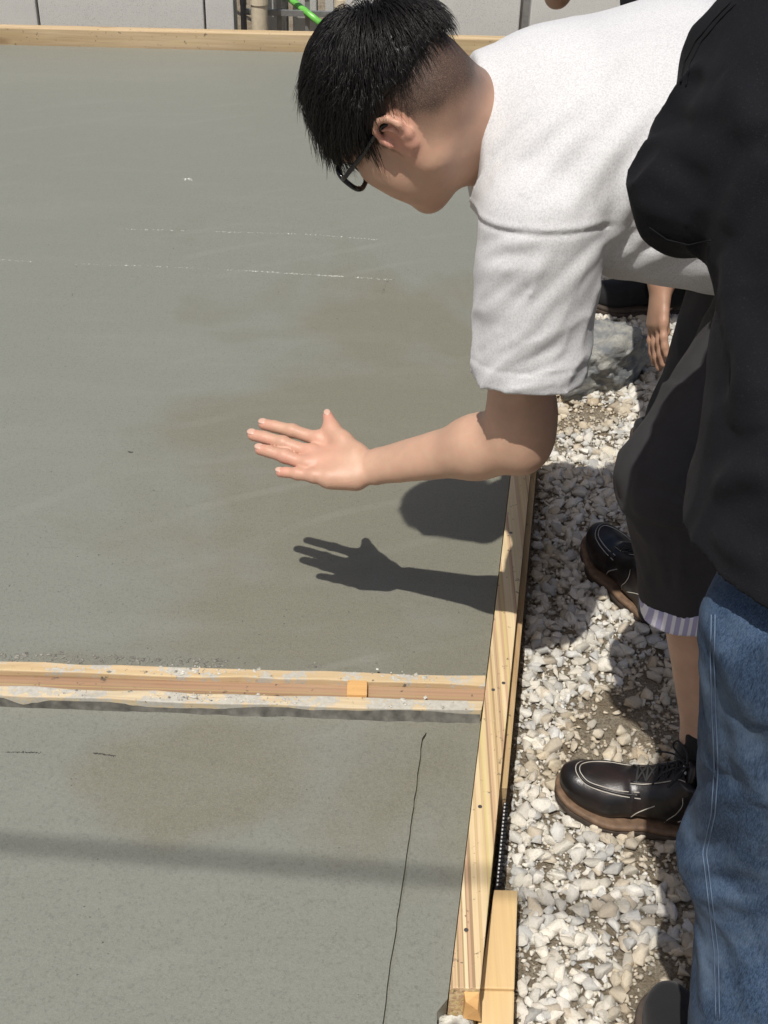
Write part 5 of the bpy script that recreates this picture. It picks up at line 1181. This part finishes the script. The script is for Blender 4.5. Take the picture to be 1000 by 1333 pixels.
JC = [(np.array(l), w, amp) for l, w, amp in (
    ([(0.315, 0.973, 0.863), (0.315, 0.958, 0.866), (0.315, 0.947, 0.867), (0.316, 0.937, 0.867), (0.318, 0.929, 0.865), (0.319, 0.922, 0.863), (0.321, 0.916, 0.860), (0.324, 0.911, 0.856), (0.326, 0.905, 0.853), (0.329, 0.901, 0.849), (0.332, 0.897, 0.844), (0.334, 0.893, 0.839), (0.337, 0.890, 0.833), (0.341, 0.888, 0.827), (0.344, 0.886, 0.820), (0.348, 0.885, 0.813), (0.352, 0.883, 0.805), (0.356, 0.882, 0.798), (0.360, 0.881, 0.790)], .015, .016),
    ([(0.319, 0.967, 0.881), (0.320, 0.954, 0.885), (0.322, 0.943, 0.887), (0.324, 0.935, 0.887), (0.326, 0.926, 0.888), (0.329, 0.920, 0.887), (0.331, 0.913, 0.887), (0.335, 0.907, 0.884), (0.338, 0.900, 0.883), (0.342, 0.894, 0.880), (0.346, 0.889, 0.877), (0.349, 0.884, 0.874)], .012, .012),
    ([(0.319, 0.959, 0.798), (0.319, 0.951, 0.796), (0.320, 0.945, 0.793), (0.322, 0.941, 0.788), (0.324, 0.936, 0.783), (0.326, 0.934, 0.776), (0.328, 0.932, 0.769), (0.331, 0.930, 0.761), (0.333, 0.928, 0.754), (0.335, 0.927, 0.746), (0.337, 0.925, 0.738), (0.340, 0.924, 0.730), (0.343, 0.923, 0.721), (0.345, 0.921, 0.713), (0.348, 0.921, 0.704), (0.350, 0.919, 0.696), (0.353, 0.918, 0.687)], .012, .009),
    ([(0.343, 0.900, 0.781), (0.346, 0.899, 0.771), (0.349, 0.898, 0.762), (0.353, 0.897, 0.753), (0.356, 0.896, 0.743), (0.360, 0.895, 0.734), (0.363, 0.895, 0.724), (0.367, 0.893, 0.717), (0.372, 0.893, 0.709), (0.376, 0.891, 0.701), (0.380, 0.890, 0.694), (0.384, 0.889, 0.685), (0.389, 0.889, 0.677)], .012, .010),
    ([(0.358, 0.989, 0.493), (0.362, 0.982, 0.508), (0.365, 0.974, 0.525), (0.365, 0.959, 0.550), (0.365, 0.945, 0.576), (0.366, 0.933, 0.598), (0.367, 0.924, 0.617), (0.369, 0.915, 0.635)], .010, .011),
    ([(0.360, 0.978, 0.456), (0.361, 0.962, 0.480), (0.365, 0.955, 0.494), (0.369, 0.950, 0.505), (0.375, 0.944, 0.513), (0.379, 0.937, 0.523), (0.384, 0.930, 0.532), (0.388, 0.922, 0.543), (0.393, 0.915, 0.553), (0.397, 0.909, 0.561)], .010, .010),
    ([(0.362, 1.019, 0.490), (0.364, 1.010, 0.508), (0.366, 1.003, 0.524), (0.360, 0.973, 0.565), (0.358, 0.955, 0.594), (0.357, 0.942, 0.615), (0.359, 0.929, 0.633), (0.362, 0.920, 0.646), (0.365, 0.911, 0.659), (0.369, 0.905, 0.669), (0.373, 0.898, 0.679), (0.377, 0.893, 0.688)], .010, .008),
    ([(0.371, 0.951, 0.447), (0.374, 0.938, 0.466), (0.379, 0.930, 0.477), (0.385, 0.925, 0.486), (0.392, 0.919, 0.490), (0.399, 0.914, 0.493), (0.406, 0.910, 0.494), (0.413, 0.906, 0.497), (0.420, 0.902, 0.498)], .010, .008),
    ([(0.405, 0.911, 0.452), (0.409, 0.908, 0.442), (0.413, 0.906, 0.431), (0.416, 0.903, 0.422), (0.419, 0.900, 0.412), (0.422, 0.896, 0.404), (0.425, 0.893, 0.395), (0.427, 0.889, 0.387), (0.429, 0.886, 0.379), (0.432, 0.883, 0.370), (0.434, 0.879, 0.361), (0.436, 0.875, 0.353), (0.438, 0.872, 0.345), (0.440, 0.869, 0.336)], .012, .008),
    ([(0.386, 0.957, 0.375), (0.387, 0.950, 0.370), (0.388, 0.943, 0.365), (0.389, 0.937, 0.359), (0.390, 0.931, 0.353), (0.392, 0.925, 0.346), (0.393, 0.922, 0.337), (0.394, 0.919, 0.326), (0.394, 0.915, 0.317), (0.395, 0.912, 0.306), (0.396, 0.908, 0.296), (0.397, 0.904, 0.287)], .010, .006))]
jeans = sdf_obj('jeans', Field(jP + [cone(aBL - V(0, 0, .02), aBL - V(0, 0, .12), .08, .085, .004, 's')], [plane((0, 0, .045), (0, 0, -1))], j_disp, .025), M['denim'], pb, .0045)
seam('side_seam', [(0.3074, 0.9328, 0.8760), (0.3072, 0.9253, 0.8684), (0.3073, 0.9189, 0.8598), (0.3107, 0.9223, 0.8426), (0.3137, 0.9244, 0.8261), (0.3162, 0.9221, 0.8111), (0.3195, 0.9217, 0.7940), (0.3224, 0.9202, 0.7778), (0.3256, 0.9195, 0.7604), (0.3283, 0.9167, 0.7450), (0.3318, 0.9158, 0.7275), (0.3374, 0.9207, 0.7035), (0.3438, 0.9274, 0.6772), (0.3480, 0.9330, 0.6543), (0.3493, 0.9305, 0.6397), (0.3510, 0.9290, 0.6239), (0.3551, 0.9340, 0.6005), (0.3575, 0.9391, 0.5794), (0.3601, 0.9451, 0.5570), (0.3641, 0.9546, 0.5301), (0.3630, 0.9507, 0.5186), (0.3632, 0.9389, 0.5137), (0.3670, 0.9363, 0.4975), (0.3689, 0.9291, 0.4870), (0.3712, 0.9228, 0.4753), (0.3785, 0.9265, 0.4471), (0.3843, 0.9264, 0.4233), (0.3894, 0.9244, 0.4017), (0.3927, 0.9179, 0.3860), (0.3957, 0.9112, 0.3637), (0.3988, 0.9044, 0.3413), (0.4008, 0.8950, 0.3225), (0.4034, 0.8871, 0.3013)], M['blue_thread'], jeans, .0008)
seam('side_seam', [(0.3098, 0.9294, 0.8790), (0.3096, 0.9219, 0.8714), (0.3093, 0.9145, 0.8638), (0.3102, 0.9103, 0.8534), (0.3147, 0.9168, 0.8332), (0.3176, 0.9156, 0.8172), (0.3220, 0.9185, 0.7972), (0.3249, 0.9170, 0.7810), (0.3282, 0.9164, 0.7637), (0.3309, 0.9135, 0.7484), (0.3344, 0.9126, 0.7308), (0.3386, 0.9136, 0.7111), (0.3454, 0.9213, 0.6838), (0.3486, 0.9240, 0.6641), (0.3503, 0.9226, 0.6485), (0.3519, 0.9211, 0.6329), (0.3565, 0.9272, 0.6084), (0.3589, 0.9324, 0.5874), (0.3620, 0.9393, 0.5640), (0.3664, 0.9497, 0.5360), (0.3657, 0.9469, 0.5234), (0.3663, 0.9361, 0.5174), (0.3700, 0.9335, 0.5012), (0.3720, 0.9263, 0.4907), (0.3743, 0.9200, 0.4791), (0.3812, 0.9229, 0.4520), (0.3864, 0.9211, 0.4306), (0.3922, 0.9208, 0.4068), (0.3958, 0.9152, 0.3899), (0.3982, 0.9069, 0.3700), (0.4017, 0.9010, 0.3465), (0.4036, 0.8917, 0.3278), (0.4060, 0.8830, 0.3078)], M['blue_thread'], jeans, .0008)
jeans['label'] = 'faded blue jeans with a pale side seam'
shoe(pb, V(.462, .82, 0), V(.408, 1.10, 0), DARKSHOE, .008, 1.0, 'black shoe at the bottom edge', 1, 0, False)
shoe(pb, V(.66, .83, 0), V(.68, 1.11, 0), DARKSHOE, .008, 1.0, 'dark grey shoe', 1, 0, False)

# ------------------------------------------------------------------ person 3: dark clothes, bending behind the man in white
pc = thing('person', 'person in black trousers bending behind the white T-shirt with one hand hanging', 'person', (.80, 2.65, 0))
hC = Frame(V(.335, 2.98, 1.025), V(-.75, 0, -.65), V(-.65, 0, .75))
neckC = V(.40, 2.96, 1.10); spC = [neckC, V(.50, 2.95, 1.12), V(.66, 2.94, 1.12), V(.80, 2.90, .98), V(.84, 2.88, .90)]
sCL, eCL, wCL = V(.50, 2.77, 1.03), V(.545, 2.60, .75), V(0.5597, 2.4789, 0.4785)
sCR, eCR, wCR = V(.52, 3.13, 1.07), V(.74, 3.25, .83), V(.82, 3.16, .62)
hCL, kCL, aCL = V(.83, 2.78, .88), V(.725, 2.52, .48), V(.77, 2.55, .10)
hCR, kCR, aCR = V(.84, 2.98, .88), V(.74, 3.10, .48), V(.745, 3.22, .10)
P = head_prims(hC) + [cone(hC(-.038, 0, -.015), neckC, .056, .06, .03), cone(neckC, spC[1], .06, .09, .05), ecap(spC[1], spC[2], V(0, 1, 0), (.14, .09), (.15, .09), .05), ecap(spC[2], spC[3], V(0, 1, 0), (.15, .09), (.135, .09), .05), ecap(spC[3], spC[4], V(0, 1, 0), (.135, .09), (.15, .1), .05),
     cone(spC[1], sCL, .08, .055, .05), cone(spC[1], sCR, .08, .055, .05)]
P += limb_prims(sCL, eCL, wCL, (.054, .043, .041, .029)) + limb_prims(sCR, eCR, wCR)
tipC = V(0.5518, 2.3917, 0.3244)
hp, _ = relaxed_hand(wCL, tipC - wCL, V(.85, .15, .0), 1.15, -1, .18); P += hp
P += relaxed_hand(wCR, V(0, 0, -1), V(1, 0, 0), 1, -1)[0] + leg_prims(hCL, kCL, aCL, V(.58, 2.55, .05)) + leg_prims(hCR, kCR, aCR, V(.58, 3.24, .05))
sdf_obj('body', Field(P), M['skin_b'], pc, .0035, ('tone', tone_fn(hC, None, False)))
hair(pc, hC, 2500, .015, (.04, .07), (.008, .024), 37, gravity=.35, width=.0009)
sdf_obj('t_shirt', Field([ecap(spC[0] + V(.03, 0, 0), spC[1], V(0, 1, 0), (.09, .075), (.165, .108), .05), ecap(spC[1], spC[2], V(0, 1, 0), (.165, .108), (.175, .115), .05), ecap(spC[2], spC[4], V(0, 1, 0), (.175, .115), (.175, .125), .05),
    cone(spC[1], sCL, .1, .066, .05), cone(spC[1], sCR, .1, .066, .05), cone(sCL, sCL + (eCL - sCL) * .4, .066, .064, .02), cone(sCR, sCR + (eCR - sCR) * .5, .066, .064, .02)], (), lambda p: .004 * folds(p, V(.5, 0, -.8), 6, 24, 51), .005), M['black_tee'], pc, .006)
sdf_obj('trousers', Field([ecap(spC[3], spC[4], V(0, 1, 0), (.15, .11), (.165, .12), .05), cone(hCL, kCL, .1, .083, .04), cone(kCL, aCL, .084, .078, .03), cone(hCR, kCR, .1, .08, .04), cone(kCR, aCR, .08, .06, .03)],
    [plane((0, 0, .06), (0, 0, -1))], lambda p: .005 * folds(p, V(.2, .2, -1), 5, 22, 53), .006), M['black_pants'], pc, .006)
shoe(pc, V(.815, 3.27, 0), V(.537, 3.262, 0), DARKSHOE, .008, 1.0, 'black shoe with a worn grey toe on the far gravel', 1, 0, False)
shoe(pc, V(.85, 2.56, 0), V(.57, 2.56, 0), DARKSHOE, .008, 1.0, 'black shoe hidden behind the others', 1, 0, False)

# ------------------------------------------------------------------ the big boulder and a few large stones
def boulder(c, r, label):
    bm = bmesh.new(); bmesh.ops.create_icosphere(bm, subdivisions=5, radius=1); bm.verts.ensure_lookup_table()
    P = np.array([v.co for v in bm.verts]); Fc = np.array([[v.index for v in f.verts] for f in bm.faces]); bm.free()
    g = np.random.default_rng(17)
    for _ in range(14):
        d = nrm(g.normal(size=3)); h = g.uniform(.55, .85); e = P @ d - h; P = P - np.where(e > 0, e, 0)[:, None] * d * .9
    P = P * (1 + (vnoise(P, 2.5, 3) - .5) * .35 + (vnoise(P, 8, 4) - .5) * .22 + (vnoise(P, 22, 5) - .5) * .10)[:, None]
    a = .9; P = (P * np.asarray(r)) @ np.array([[math.cos(a), math.sin(a), 0], [-math.sin(a), math.cos(a), 0], [0, 0, 1]])
    o = fast_mesh('boulder', P, Fc, M['boulder'], None, True); o.location = c
    tag(o, label, 'boulder')
boulder((.535, 2.86, .06), (.175, .125, .11), 'large rough grey boulder on the gravel below the hanging hand')
for k, (p, r, t_, lab) in enumerate([((0.315, 1.843, 0.012), (.024, .017, .010), (.30, .28, .25), 'flat grey stone in the shade beside the form rail'), ((0.308, 1.209, 0.012), (.034, .024, .014), (.68, .62, .50), 'largest pale flat stone on the sunlit gravel near the bottom'),
        ((0.394, 1.562, 0.012), (.016, .012, .010), (.74, .70, .62), 'small whitish stone on bare earth left of the shoe tongue'), ((0.323, 1.259, 0.012), (.028, .021, .014), (.62, .58, .48), 'cream stone between the plank and the jeans'), ((0.504, 2.342, 0.012), (.026, .020, .014), (.66, .60, .48), 'pale stone on bare earth left of the charcoal knee'),
        ((0.518, 2.526, 0.012), (.030, .022, .016), (.68, .62, .50), 'rounded cream stone level with the form rail shade'), ((0.414, 1.204, 0.012), (.026, .022, .013), (.60, .60, .58), 'greyish stone beside the jeans leg')]):
    stone(p, r, t_, lab, k + 1)
